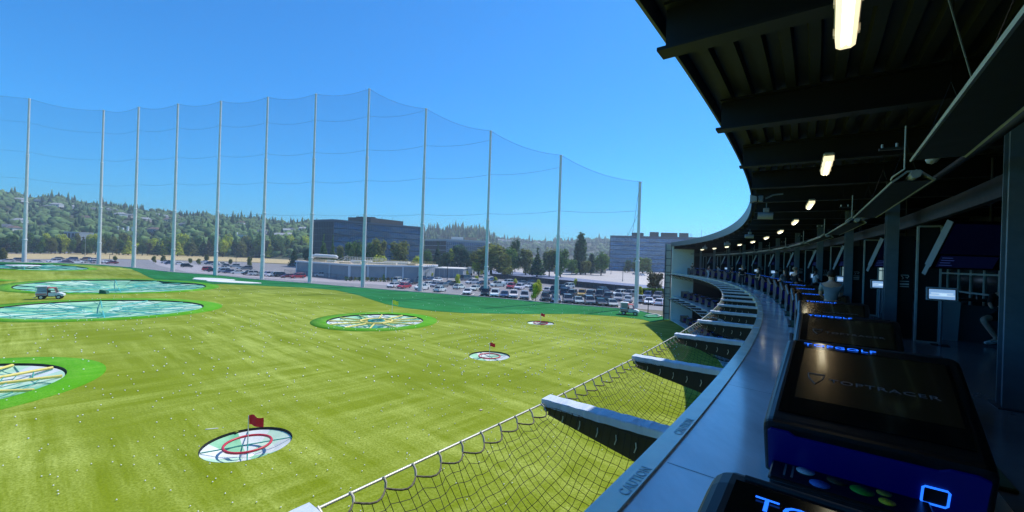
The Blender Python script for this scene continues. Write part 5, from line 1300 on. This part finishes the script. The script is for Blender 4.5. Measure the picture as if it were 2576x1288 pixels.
def glass_faces(par, pts, z0, z1, nfl, ncols, glass, spand, face_list):
    for fi in face_list:
        p, q = pts[fi], pts[fi + 1]; fh = (z1 - z0) / nfl; d = (q - p); d.z = 0; L_ = d.length; dn = d.normalized(); a = math.atan2(d.y, d.x); nn = Vector((math.sin(a), -math.cos(a), 0))
        M = Matrix.Rotation(a, 3, 'Z')
        for k in range(nfl):
            zc = z0 + fh * (k + .5)
            c = Vector(((p.x + q.x) / 2, (p.y + q.y) / 2, zc)) + nn * .12
            MB().box(c, (L_ - .1, .2, fh * .86), M).build('window_band', glass, par)
        b = MB(); nc = ncols[fi]
        for j in range(nc + 1):
            c = p.lerp(q, j / nc); b.box(Vector((c.x, c.y, (z0 + z1) / 2)) + nn * .2, (.14, .2, z1 - z0), M)
        b.build('mullions', spand, par)['kind'] = 'stuff'
# dark glass office block
def UY(u, Y): 
    a_, _ = ab(u, V0 + math.tan(TH) * (u - 1288)); return Vector((a_ / F * Y, Y, 0))
A_, B_, C_, = UY(788, 239), UY(838, 230), UY(1060, 272)
D_ = C_ + Vector((-18, 60, 0)); E_ = A_ + Vector((-8, 62, 0))
t = empty('office_building', B_, 0, 'large dark glass office block with a brown rooftop box', 'office building')
prism_block('core', [A_, B_, C_, D_, E_], 0, 26.0, M_spand, t); prism_block('parapet', [A_ + Vector((-.3, -.3, 0)), B_ + Vector((0, -.5, 0)), C_ + Vector((.4, -.2, 0)), D_, E_], 26.003, 27.0, mat('parapet_dark', (.10, .12, .15), rough=.6), t)
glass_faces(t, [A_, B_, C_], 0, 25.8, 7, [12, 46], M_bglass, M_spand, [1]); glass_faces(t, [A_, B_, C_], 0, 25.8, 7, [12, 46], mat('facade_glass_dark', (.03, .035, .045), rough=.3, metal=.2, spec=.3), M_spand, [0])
prism_block('rooftop_box', [UY(873, 250), UY(930, 248), UY(1012, 268), UY(1000, 285), UY(880, 280)], 27.003, 30.0, M_brown, t)
prism_block('rooftop_screen', [UY(893, 252), UY(940, 252), UY(945, 262), UY(898, 262)], 30.003, 30.8, M_brown, t)
for i in range(5): MB().tube([UY(880 + i * 26, 255) + Vector((0, 0, 27)), UY(880 + i * 26, 255) + Vector((0, 0, 31.2))], .08, 4).build('roof_post', M_brown, t)
# striped office
A_, B_, C_ = UY(1068, 395), UY(1122, 372), UY(1226, 392); D_ = C_ + Vector((0, 50, 0)); E_ = A_ + Vector((0, 60, 0))
t = empty('office_building', B_, 0, 'pale office building with horizontal striped windows, behind dark trees', 'office building')
prism_block('core', [A_, B_, C_, D_, E_], 0, 22.5, mat('office_pale', (.34, .38, .42), rough=.6), t); prism_block('roof_edge', [A_ + Vector((-.4, -.3, 0)), B_ + Vector((0, -.6, 0)), C_ + Vector((.5, -.3, 0)), D_, E_], 22.503, 23.6, mat('roof_edge_pale', (.5, .53, .55), rough=.6), t)
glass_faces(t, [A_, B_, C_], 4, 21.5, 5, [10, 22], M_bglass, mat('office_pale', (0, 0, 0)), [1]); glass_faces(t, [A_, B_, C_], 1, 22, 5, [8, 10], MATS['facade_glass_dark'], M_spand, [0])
prism_block('rooftop_box', [UY(1134, 392), UY(1164, 392), UY(1164, 404), UY(1134, 404)], 23.6, 26.6, M_roofw, t); prism_block('rooftop_plant', [UY(1168, 398), UY(1198, 398), UY(1198, 406), UY(1168, 406)], 23.6, 26.8, mat('tan_metal', (.42, .30, .20), rough=.7), t)
# right glass block
A_, B_ = UY(1534, 392), UY(1846, 372); C_ = B_ + Vector((24, 50, 0)); D_ = A_ + Vector((12.5, 55, 0))
t = empty('office_building', A_, 0, 'mirrored glass office block behind the rightmost pole, brown plant boxes on its roof', 'office building')
prism_block('core', [D_, A_, B_, C_], 0, 31.2, M_spand, t); prism_block('roof_edge', [D_, A_ + Vector((-.4, -.5, 0)), B_ + Vector((0, -.5, 0)), C_], 31.203, 32.8, MATS['parapet_dark'], t)
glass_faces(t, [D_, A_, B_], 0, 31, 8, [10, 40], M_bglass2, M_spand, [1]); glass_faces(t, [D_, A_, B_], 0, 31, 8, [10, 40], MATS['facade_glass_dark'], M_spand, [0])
for (u0, u1, h_) in ((1587, 1617, 3.8), (1632, 1655, 5.0), (1660, 1702, 4.8), (1706, 1730, 5.0)):
    prism_block('plant_box', [UY(u0, 400), UY(u1, 398), UY(u1, 408), UY(u0, 410)], 32.803, 32.8 + h_, M_brown, t)
for u0 in (1577, 1734, 1738, 1762, 1800): MB().tube([UY(u0, 400) + Vector((0, 0, 32.8)), UY(u0, 400) + Vector((0, 0, 32.8 + (9 if u0 == 1762 else 5)))], .12, 4).build('antenna', M_spand, t)
# utility building
A_, B_, C_ = UY(748, 166), at(879, 704, 0), UY(1057, 150); D_ = C_ + Vector((2, 26, 0)); E_ = A_ + Vector((14, 26, 0)); zr = 5.1
t = empty('utility_building', B_, 0, 'low grey utility building with a cluttered white roof and yellow railings', 'building')
prism_block('walls', [A_, B_, C_, D_, E_], 0, zr - .5, M_bgrey, t); prism_block('eave', [A_ + Vector((-.6, -.5, 0)), B_ + Vector((0, -.8, 0)), C_ + Vector((.6, -.6, 0)), D_, E_], zr - .497, zr, mat('eave_white', (.62, .66, .72), rough=.6), t)
prism_block('roof_surface', [A_ + Vector((0, .4, 0)), B_ + Vector((0, .3, 0)), C_ + Vector((-.2, .3, 0)), D_, E_], zr + .003, zr + .1, mat('roof_tan', (.62, .50, .36), rough=.9, scale=.5, var=.2), t)
for (p, q, n) in ((A_, B_, 3), (B_, C_, 4)):
    for k in range(n + 1):
        c = p.lerp(q, min(.995, max(.005, k / n))); wall_box(c + Vector((-.25, -.12, 0)), c + Vector((.25, -.12, 0)), .3, 0, zr - .5, 'pilaster', MATS['eave_white'], t, -1)
my = mat('rail_yellow', (.55, .48, .20), rough=.6); b = MB()
for (p, q) in ((A_ + Vector((3, 3, 0)), B_ + Vector((-1, 1.5, 0))), (B_ + Vector((1, 1.5, 0)), C_ + Vector((-1, 1, 0))), (E_ + Vector((1, -1, 0)), D_ + Vector((-1, -1, 0)))):
    n = 24
    for z_ in (.55, 1.05): b.tube([(p.x, p.y, zr + z_), (q.x, q.y, zr + z_)], .06, 4)
    for k in range(n + 1):
        c = p.lerp(q, k / n); b.tube([(c.x, c.y, zr), (c.x, c.y, zr + 1.05)], .05, 4)
b.build('railing', my, t)
c0 = UY(788, 172); c1_ = UY(850, 168)
MB().tube([(c0.x - 1.2, c0.y, zr + .2), (c0.x, c0.y, zr + 1.9), (c0.x + 1.2, c0.y, zr + 2.25), (c1_.x - .8, c1_.y, zr + 2.05), (c1_.x, c1_.y, zr + 1.7)], [.7, .75, .72, .7, .5], 12).build('duct', M_white, t)
b = MB()
for i in range(9):
    c = UY(868 + i * 13, 166); b.tube([(c.x, c.y, zr), (c.x, c.y, zr + 2.3 - .05 * i)], .05, 4); b.tube([(c.x, c.y + 2.5, zr), (c.x, c.y + 2.5, zr + 2.3 - .05 * i)], .05, 4)
for z_ in (.6, 1.2, 1.75, 2.25): p_, q_ = UY(868, 166), UY(972, 166); b.tube([(p_.x, p_.y, zr + z_), (q_.x, q_.y, zr + z_ - .2)], .045, 4)
for k in range(8): p_ = UY(856 + k * 2.2, 160); b.box((p_.x, p_.y, zr + .25 * k + .1), (.5, 1.0, .08))
p_, q_ = UY(850, 160), UY(876, 160); b.tube([(p_.x, p_.y, zr + .9), (q_.x, q_.y, zr + 2.9)], .05, 4)
b.build('roof_scaffold', M_white, t)
for i, (u_, Y_, sx, sy, sz, m) in enumerate([(805, 160, 5, 1.2, .6, MATS['roof_tan']), (835, 156, 3, 1.5, .8, M_white), (800, 166, 9, .8, .9, M_brown), (900, 150, 3, 2, .7, M_roofw), (930, 155, 6, 1.5, .5, M_roofw), (975, 152, 7, 2, .6, M_roofw), (1010, 156, 6, 2, .9, M_white), (1000, 162, 10, 2, 1.0, M_roofw), (910, 163, 8, 1.5, .9, M_white), (1036, 152, 3, 2, .6, MATS['roof_tan']), (870, 148, 4, 1, .4, MATS['roof_tan'])]):
    p_ = UY(u_, Y_); MB().box((p_.x, p_.y, zr + .1 + sz / 2), (sx, sy, sz), bev=.05).build('roof_unit', m, t)
# stair and annex at the right end
A2, B2 = UY(1062, 156), UY(1092, 160)
t = empty('stair_tower', A2, 0, 'open steel stair at the right end of the utility building', 'outdoor stair'); b = MB()
for k in range(10): p_ = A2.lerp(B2, k / 12); b.box((p_.x, p_.y, .3 + k * .42), (.7, 1.4, .08))
for z_ in (0, 1.0): b.tube([(A2.x, A2.y - .7, .3 + z_), (B2.x, B2.y - .7, 4.8 + z_)], .06, 4)
for k in range(7): p_ = A2.lerp(B2, k / 6); b.tube([(p_.x, p_.y - .7, 0), (p_.x, p_.y - .7, 5.4)], .05, 4)
b.box((B2.x + 1.5, B2.y, 4.6), (4, 2, .12)); b.build('flight', M_pole, t)
def block(name, u0, u1, Y, z1, label, m, roofm=None, depth=14, tilt=0, cat='building', group=None):
    p, q = UY(u0, Y), UY(u1, Y + tilt); t = empty(name, p, 0, label, cat, group); d = Vector((0, depth, 0))
    prism_block('walls', [p, q, q + d, p + d], 0, z1 - .3, m, t); e = Vector((.3, 0, 0))
    prism_block('roof', [p - e - d * .02, q + e - d * .02, q + d + e, p + d - e], z1 - .297, z1, roofm or M_roofw, t); return t, p, q
t, p, q = block('warehouse', 1094, 1166, 172, 3.9, 'low concrete warehouse right of the steel stair', M_bgrey, None, 20)
for k in range(6): c = p.lerp(q, k / 6); wall_box(c, c + Vector((.3, 0, 0)), .2, 0, 3.6, 'rib', mat('rib_pale', (.4, .42, .45)), t, -1)
t, p, q = block('warehouse', 1100, 1232, 250, 4.6, 'long pale low shed behind the warehouse', mat('shed_pale', (.45, .46, .48), rough=.8), None, 16)
for k in range(9): c = p.lerp(q, (k + .2) / 9.4); wall_box(c, c + Vector((2.0, 0, 0)), .1, .8, 3.2, 'door', MATS['facade_glass_dark'], t, -1)
for i, (u0, u1, Y) in enumerate([(1180, 1196, 220), (1200, 1222, 212), (1178, 1190, 200)]):
    t, p, q = block('trailer', u0, u1, Y, 3.4, 'white truck trailer parked by the sheds, %s from the left' % ordn(i), M_white, None, 3, cat='trailer', group='white trailers')
    for s_ in (.2, .8): c = p.lerp(q, s_); MB().tube([(c.x, c.y - .1, .5), (c.x, c.y + .3, .5)], .5, 10).build('wheel', M_tyre, t)
t, p, q = block('long_shed', 1234, 1330, 420, 3.0, 'pale low shed at the far edge of the pale lot', M_cream, None, 12)
# houses by the poplar
def house(u, v, Y, wd, hh, label, wallm, roofm, base=0.0, group='houses'):
    p = UY(u, Y); p.z = base; t = empty('house', p, RN.uniform(-.3, .3), label, 'house', group); w_, d_ = wd / 2, wd * .35
    MB().box((0, 0, hh * .3), (wd, d_ * 2, hh * .6)).build('walls', wallm, t, True)
    b = MB(); b.add([(-w_ * 1.06, -d_ * 1.15, hh * .6), (w_ * 1.06, -d_ * 1.15, hh * .6), (w_ * 1.06, d_ * 1.15, hh * .6), (-w_ * 1.06, d_ * 1.15, hh * .6), (-w_ * .8, 0, hh), (w_ * .8, 0, hh)], [(0, 1, 5, 4), (2, 3, 4, 5), (0, 4, 3), (1, 2, 5), (3, 2, 1, 0)]); b.build('roof', roofm, t, True)
    if wd > 9:
        for k in range(3): MB().box((-w_ * .6 + k * w_ * .6, -d_ - .04, hh * .3), (wd * .12, .1, hh * .25)).build('window', M_glassd, t, True)
    return t
RM = [mat('roof_grey', (.16, .17, .19), rough=.9), mat('roof_brown', (.20, .14, .11), rough=.9), mat('roof_pale', (.42, .42, .42), rough=.9)]
WM = [mat('wall_white', (.70, .69, .66), rough=.9), mat('wall_beige', (.50, .42, .33), rough=.9), mat('wall_bluegrey', (.30, .33, .36), rough=.9)]
for i, (u, Y, wd, hh) in enumerate([(1448, 285, 16, 4.6), (1478, 290, 15, 5.2), (1400, 300, 18, 4.5), (1425, 330, 14, 5), (1500, 300, 14, 4.4), (1370, 330, 14, 4.8), (1345, 310, 12, 4.4)]):
    house(u, 0, Y, wd, hh, 'low house with a pitched roof near the tall poplar, %s in the list from the road' % ordn(i) if False else ['low grey-roofed house under the tall poplar', 'brown-roofed house right of the tall poplar', 'long low house right of the eleventh pole', 'white house glimpsed left of the tall poplar', 'pale house below the rounded tree', 'pale house behind the dark spreading conifer', 'small house left of the dark spreading conifer'][i], WM[i % 3], RM[i % 3])
# white factory blocks at the hill foot
for i, (u0, u1, Y, z1, ns) in enumerate([(283, 334, 520, 26.5, 4), (300, 338, 500, 20, 0), (376, 420, 560, 22, 2), (468, 530, 520, 21.5, 2), (575, 642, 540, 27, 2), (640, 700, 560, 24.5, 6), (696, 775, 560, 23.5, 7), (260, 282, 540, 21, 1)]):
    t, p, q = block('factory_building', u0, u1, Y, z1, 'white factory block with roof stacks at the hill foot, %s from the left' % ordn([1, 2, 3, 4, 5, 6, 7, 0][i]), mat('factory_white', (.58, .62, .66), rough=.8), None, 30, group='white factory blocks at the hill foot')
    for k in range(ns):
        c = p.lerp(q, (k + .5) / ns) + Vector((0, 3, 0)); MB().tube([(c.x, c.y, z1), (c.x, c.y, z1 + (6 if ns == 4 else 4) * RT.uniform(.6, 1))], 1.2 if ns == 4 else .9, 8).build('stack', M_white, t)
t, p, q = block('office_building', 160, 196, 430, 20.6, 'flat-roofed office with dark windows among the left trees', mat('office_pale', (0, 0, 0)), None, 16, cat='office building')
for k in range(4): c = p.lerp(q, k / 4 + .04); wall_box(c, c + (q - p) * .17, .1, 13, 19, 'window', MATS['facade_glass_dark'], t, -1)
t, p, q = block('parking_garage', 688, 772, 500, 20.5, 'flat pale parking deck above the trees left of the dark glass block', M_bgrey, None, 30)
for k in range(5): c = p.lerp(q, k / 5 + .02); wall_box(c, c + (q - p) * .15, .1, 15.5, 18.6, 'opening', MATS['facade_glass_dark'], t, -1)
# fences
fa, fb = at(1238, 700, 0), at(1604, 738.5, 0)
t = empty('fence', fa, 0, 'long dark screened fence between the parking lot and the pale lot', 'fence')
n = 44
for k in range(n):
    p, q = fa.lerp(fb, (k + .03) / n), fa.lerp(fb, (k + .97) / n); wall_box(p, q, .05, .05, 2.0, 'panel', mat('fence_dark', (.045, .042, .045), rough=.9), t)
for k in range(n + 1):
    p = fa.lerp(fb, k / n); MB().tube([(p.x, p.y - .05, 0), (p.x, p.y - .05, 2.15)], .05, 5).build('post', M_mull, t)
fa, fb = at(715, 690, 0), at(868, 706, 0)
t = empty('chain_fence', fa, 0, 'thin wire fence with dark posts before the utility building', 'fence')
for k in range(9):
    p = fa.lerp(fb, k / 8); MB().tube([(p.x, p.y, 0), (p.x, p.y, 1.9)], .04, 5).build('post', M_mull, t)
MB().add([Vector((fa.x, fa.y, .05)), Vector((fb.x, fb.y, .05)), Vector((fb.x, fb.y, 1.8)), Vector((fa.x, fa.y, 1.8))], [(0, 1, 2, 3)]).build('wire_mesh', mat('chain_mesh', (.2, .22, .22), rough=.8, alpha=.25), t)
MB().tube([Vector((fa.x, fa.y, 1.85)), Vector((fb.x, fb.y, 1.85))], .03, 4).build('top_rail', M_mull, t)
t = empty('pier_row', at(1640, 792, 0), 0, 'two dark bollard posts by the glazed stair end', 'posts')
for u_, v_ in ((1630, 788), (1668, 792), (1682, 800)):
    p = at(u_, v_, 0); MB().tube([(p.x, p.y, 0), (p.x, p.y, 2.6)], .07, 6).build('post', M_black, t)
# light poles
for i, (u, vt, vb, br) in enumerate([(976.6, 599, 652, 0), (1020, 662, 701, 1), (1081, 628, 668, 0), (1097, 632, 668, 0), (1134, 630, 666, 0), (1127, 664, 704, 1), (1357, 664, 692, 1), (1467, 664, 692, 1), (1538, 663, 690, 1), (1568, 660, 708, 1), (215, 588, 620, 0), (628, 648, 677, 1), (277, 640, 660, 1), (1167, 640, 672, 0), (595, 648, 668, 1)]):
    a_, b_ = ab(u, vb); Y = min(300, H * F / b_); p = UY(u, Y); zt = at_y(u, vt, Y).z
    t = empty('light_pole', p, 0, '%s lot light pole, %s counted from the left among such poles' % (['pale', 'black'][br], ordn(sorted([976.6, 1020, 1081, 1097, 1134, 1127, 1357, 1467, 1538, 1568, 215, 628, 277, 1167, 595]).index(u))), 'light pole', 'light poles in the lots')
    MB().tube([(p.x, p.y, 0), (p.x, p.y, zt)], [.12, .08], 6).build('mast', M_black if br else M_pole, t)
    MB().box((p.x + .4, p.y, zt), (1.0, .35, .14), bev=.03).build('lamp_head', M_black if br else M_pole, t)
    MB().tube([(p.x, p.y, 0), (p.x, p.y, .8)], .25, 8).build('footing', M_conc, t)
a0_, b0_ = at_y(1060, 590, 420), at_y(1620, 609, 330)
o = MB().tube([a0_.lerp(b0_, k / 20) - Vector((0, 0, 3 * 4 * (k / 20) * (1 - k / 20))) + Vector((0, 0, 0)) for k in range(21)], .10, 4).build('power_line', M_cable); tag(o, 'thin power line crossing the sky above the right trees', 'power line')

# ================================================================= HILLS
ridgeA = [(-260, 470), (-120, 478), (-60, 484), (0, 490), (30, 493), (60, 504), (140, 500), (180, 512), (240, 522), (300, 526), (350, 534), (400, 538), (450, 546), (500, 544), (540, 552), (600, 556), (680, 561), (740, 565), (790, 568), (870, 582), (1000, 598), (1090, 612)]
ridgeB = [(1000, 604), (1050, 598), (1078, 588), (1100, 582), (1130, 584), (1180, 586), (1210, 592), (1235, 604), (1250, 618)]
ridgeC = [(1180, 600), (1230, 604), (1260, 606), (1300, 605), (1350, 609), (1400, 610), (1450, 606), (1500, 606), (1540, 606), (1600, 611), (1720, 616), (1850, 622), (2000, 630), (2300, 640)]
def lerp_tab(tab, u):
    for (a, va), (b_, vb) in zip(tab, tab[1:]):
        if a <= u <= b_: return va + (vb - va) * (u - a) / (b_ - a)
    return tab[0][1] if u < tab[0][0] else tab[-1][1]
M_hill = mat('hill_grass', (.055, .075, .035), rough=1, scale=.02, col2=(.11, .11, .06), world=True)
def tree_unit(kind, rs):
    if kind == 0:
        v = np.array(ICO1[0]); v = v * (1 + .30 * np.sin(v[:, [1]] * 7 + rs.random() * 6) * np.cos(v[:, [2]] * 6 + rs.random() * 6)) * np.array([[rs.uniform(.75, 1.25)] for _ in range(len(v))]); v[:, 2] = v[:, 2] * .85 + .7; return v, np.array(ICO1[1])
    n = 7; vs = [[0, 0, 2.6]]; fs = []
    for lv, (r, z) in enumerate(((.35, 1.7), (.30, 1.65), (.62, .9), (.5, .85), (.85, .1))):
        for k in range(n): q = 6.283 * (k + rs.random() * .5) / n; rr = r * rs.uniform(.75, 1.15); vs.append([rr * math.cos(q), rr * math.sin(q), z])
    for k in range(n): fs.append([0, 1 + k, 1 + (k + 1) % n])
    for lv in range(4):
        for k in range(n):
            a, b_, c, d = 1 + lv * n + k, 1 + lv * n + (k + 1) % n, 1 + (lv + 1) * n + (k + 1) % n, 1 + (lv + 1) * n + k; fs.append([a, d, c]); fs.append([a, c, b_])
    return np.array(vs), np.array(fs)
UNITS = [tree_unit(0, random.Random(i)) for i in range(6)] + [tree_unit(1, random.Random(i)) for i in range(4)]
def fast_mesh(name, V_, T_, m, smooth=False):
    me = bpy.data.meshes.new(name); me.vertices.add(len(V_)); me.vertices.foreach_set('co', V_.astype(np.float32).ravel())
    me.loops.add(len(T_) * 3); me.loops.foreach_set('vertex_index', T_.astype(np.int32).ravel()); me.polygons.add(len(T_))
    me.polygons.foreach_set('loop_start', np.arange(0, len(T_) * 3, 3, dtype=np.int32)); me.polygons.foreach_set('loop_total', np.full(len(T_), 3, dtype=np.int32))
    if smooth: me.polygons.foreach_set('use_smooth', np.ones(len(T_), dtype=bool))
    me.materials.append(m); me.update(); me.validate(); return me
def hill(name, ridge, D, dn, ntree, label, seed, conif, leafm, th, gap=1.0):
    u0, u1 = ridge[0][0], ridge[-1][0]; n = 90; rows = []
    def S(u, t):  # t 0 ridge .. 1 foot
        Y = D + (dn - D) * t; v = lerp_tab(ridge, u); zr = at_y(u, v, D).z; z = zr * (1 - t) ** .8 * (1 + .16 * math.sin(u * .021 + t * 5) * t) + 1.5 * math.sin(u * .05 + 9 * t)
        p = UY(u, Y); p.z = max(-.5, z) if t < .98 else -.6; return p
    for j in range(-2, 13):
        if j < 0: rows.append([S(u0 + (u1 - u0) * i / n, 0) + Vector((0, -j * D * .12, j * 14 - 4)) for i in range(n + 1)])
        else: rows.append([S(u0 + (u1 - u0) * i / n, j / 12) for i in range(n + 1)])
    structure(MB().grid(rows, sm=True).build(name, M_hill))
    rs = random.Random(seed); VV = []; TT = []; o = 0
    for _ in range(ntree):
        u = rs.uniform(u0, u1); t = rs.random() ** 1.25 * .97
        if mnoise.noise(Vector((u * .03, t * 7, seed))) < -.22 * gap and t > .05: continue
        p = S(u, t); con = rs.random() < conif * (1.6 if t < .12 else .7)
        V_, T_ = UNITS[rs.randrange(6, 10) if con else rs.randrange(6)]
        s_ = th * rs.uniform(.6, 1.25) * (.62 if not con else .55); sz = s_ * (1.5 if con else rs.uniform(.8, 1.2)) * (1.0 if t > .1 else rs.uniform(.5, 1.3)); q = rs.uniform(0, 6.28)
        cq, sq = math.cos(q), math.sin(q); W_ = np.empty_like(V_, dtype=float); W_[:, 0] = (V_[:, 0] * cq - V_[:, 1] * sq) * s_ + p.x; W_[:, 1] = (V_[:, 0] * sq + V_[:, 1] * cq) * s_ + p.y; W_[:, 2] = V_[:, 2] * sz + p.z - 1
        VV.append(W_); TT.append(T_ + o); o += len(V_)
    f_ = put(name + '_forest', fast_mesh(name + '_forest', np.concatenate(VV), np.concatenate(TT), leafm)); tag(f_, label, 'forest', kind='stuff')
    return S
M_forest = mat('forest_leaf', (.075, .135, .050), rough=.9, island=.5, col2=(.14, .21, .07), scale=.004, world=True, spec=.1)
SA = hill('left_hill', ridgeA, 900, 420, 10500, 'wooded hillside beyond the left lots, mixed dark conifers and rounded trees', 1, .07, M_forest, 8.2)
SB = hill('far_knoll', ridgeB, 1300, 900, 700, 'conifer-topped knoll behind the striped office', 2, .85, M_forest, 14)
SC_ = hill('far_hills', ridgeC, 1900, 1200, 3200, 'blue wooded hills on the horizon at the right', 3, .1, M_forest, 14)
def find_t(S, u, v):
    lo, hi = 0.0, .97
    for _ in range(30):
        m_ = (lo + hi) / 2; p = S(u, m_); b_ = (H - p.z) * F / p.y
        vv = V0 + math.tan(TH) * (u - 1288) + b_
        if vv < v: lo = m_
        else: hi = m_
    return lo
hs_ = [(490, 300), (560, 282), (950, 335), (1130, 350), (1200, 385), (1290, 395), (1580, 385), (1650, 400), (1820, 408), (1450, 432), (1690, 436), (1840, 484), (180, 232), (385, 246), (190, 452), (1550, 540), (60, 520), (120, 532), (1110, 330), (2420, 470), (1330, 400), (700, 300), (850, 420)]
hs_ = [c1(*q) for q in hs_] + [c2(350, 272), c2(290, 284), c2(470, 262), c2(60, 296), c2(330, 330), c2(240, 340)]
hs_ = sorted(hs_)
for i, (u, v) in enumerate(hs_):
    t_ = find_t(SA, u, v + 1.5); p = SA(u, t_); wd = RT.uniform(9, 16)
    a_ = house(u, v, p.y - 7, wd, RT.uniform(6, 8), 'small house among the trees on the left hillside, %s from the left' % ordn(i), WM[RT.choice([0, 0, 1, 2])], RM[RT.choice([0, 2, 2, 1])], base=p.z + 1, group='houses on the left hillside')
for i, (u, v) in enumerate([c3(490, 237), c3(530, 242), c3(600, 247), c3(455, 232), c3(880, 262)]):
    t_ = find_t(SC_, u, v + 2); p = SC_(u, t_); house(u, v, p.y - 9, RT.uniform(20, 32), 10, 'tiny pale house on the distant right hills, %s from the left' % ordn([1, 2, 3, 0, 4][i]), WM[0], RM[2], base=p.z + 2, group='houses on the far hills')
# mid-ground tree mass under the hills, hiding the flat valley floor
VV = []; TT = []; o_ = 0; rs = random.Random(77)
for _ in range(1500):
    u = rs.uniform(-150, 1900); Y = rs.uniform(430, 500) if u < 780 else rs.uniform(420, 900); p = UY(u, Y)
    if 560 > Y > 480 and u < 790: continue
    V_, T_ = UNITS[rs.randrange(6) if rs.random() < .8 else rs.randrange(6, 10)]; s_ = rs.uniform(3.5, 6)
    VV.append(V_ * np.array([s_, s_, s_ * rs.uniform(.9, 1.3)]) + np.array([p.x, p.y, -.5])); TT.append(T_ + o_); o_ += len(V_)
tag(put('valley_trees', fast_mesh('valley_trees', np.concatenate(VV), np.concatenate(TT), M_forest)), 'mass of distant trees filling the valley floor below the hills', 'trees', kind='stuff')

# ================================================================= HAZE
hz = MB().box((0, 1150, 80), (5200, 2700, 166)).build('haze', None) if False else None
me = bpy.data.meshes.new('haze'); bx = MB().box((-200, 1180, 84), (5600, 2700, 176)); me.from_pydata(bx.v, [], bx.f)
hm = bpy.data.materials.new('haze'); hm.use_nodes = True; n = hm.node_tree; n.nodes.clear()
pv = n.nodes.new('ShaderNodeVolumePrincipled'); pv.inputs['Density'].default_value = .00032; pv.inputs['Color'].default_value = (.88, .92, 1.0, 1); pv.inputs['Anisotropy'].default_value = .3
mo = n.nodes.new('ShaderNodeOutputMaterial'); n.links.new(pv.outputs[0], mo.inputs['Volume']); me.materials.append(hm)
hz = put('haze', me); hz['kind'] = 'stuff'; hz['label'] = 'thin pale summer haze in the air over the valley'; hz['category'] = 'haze'
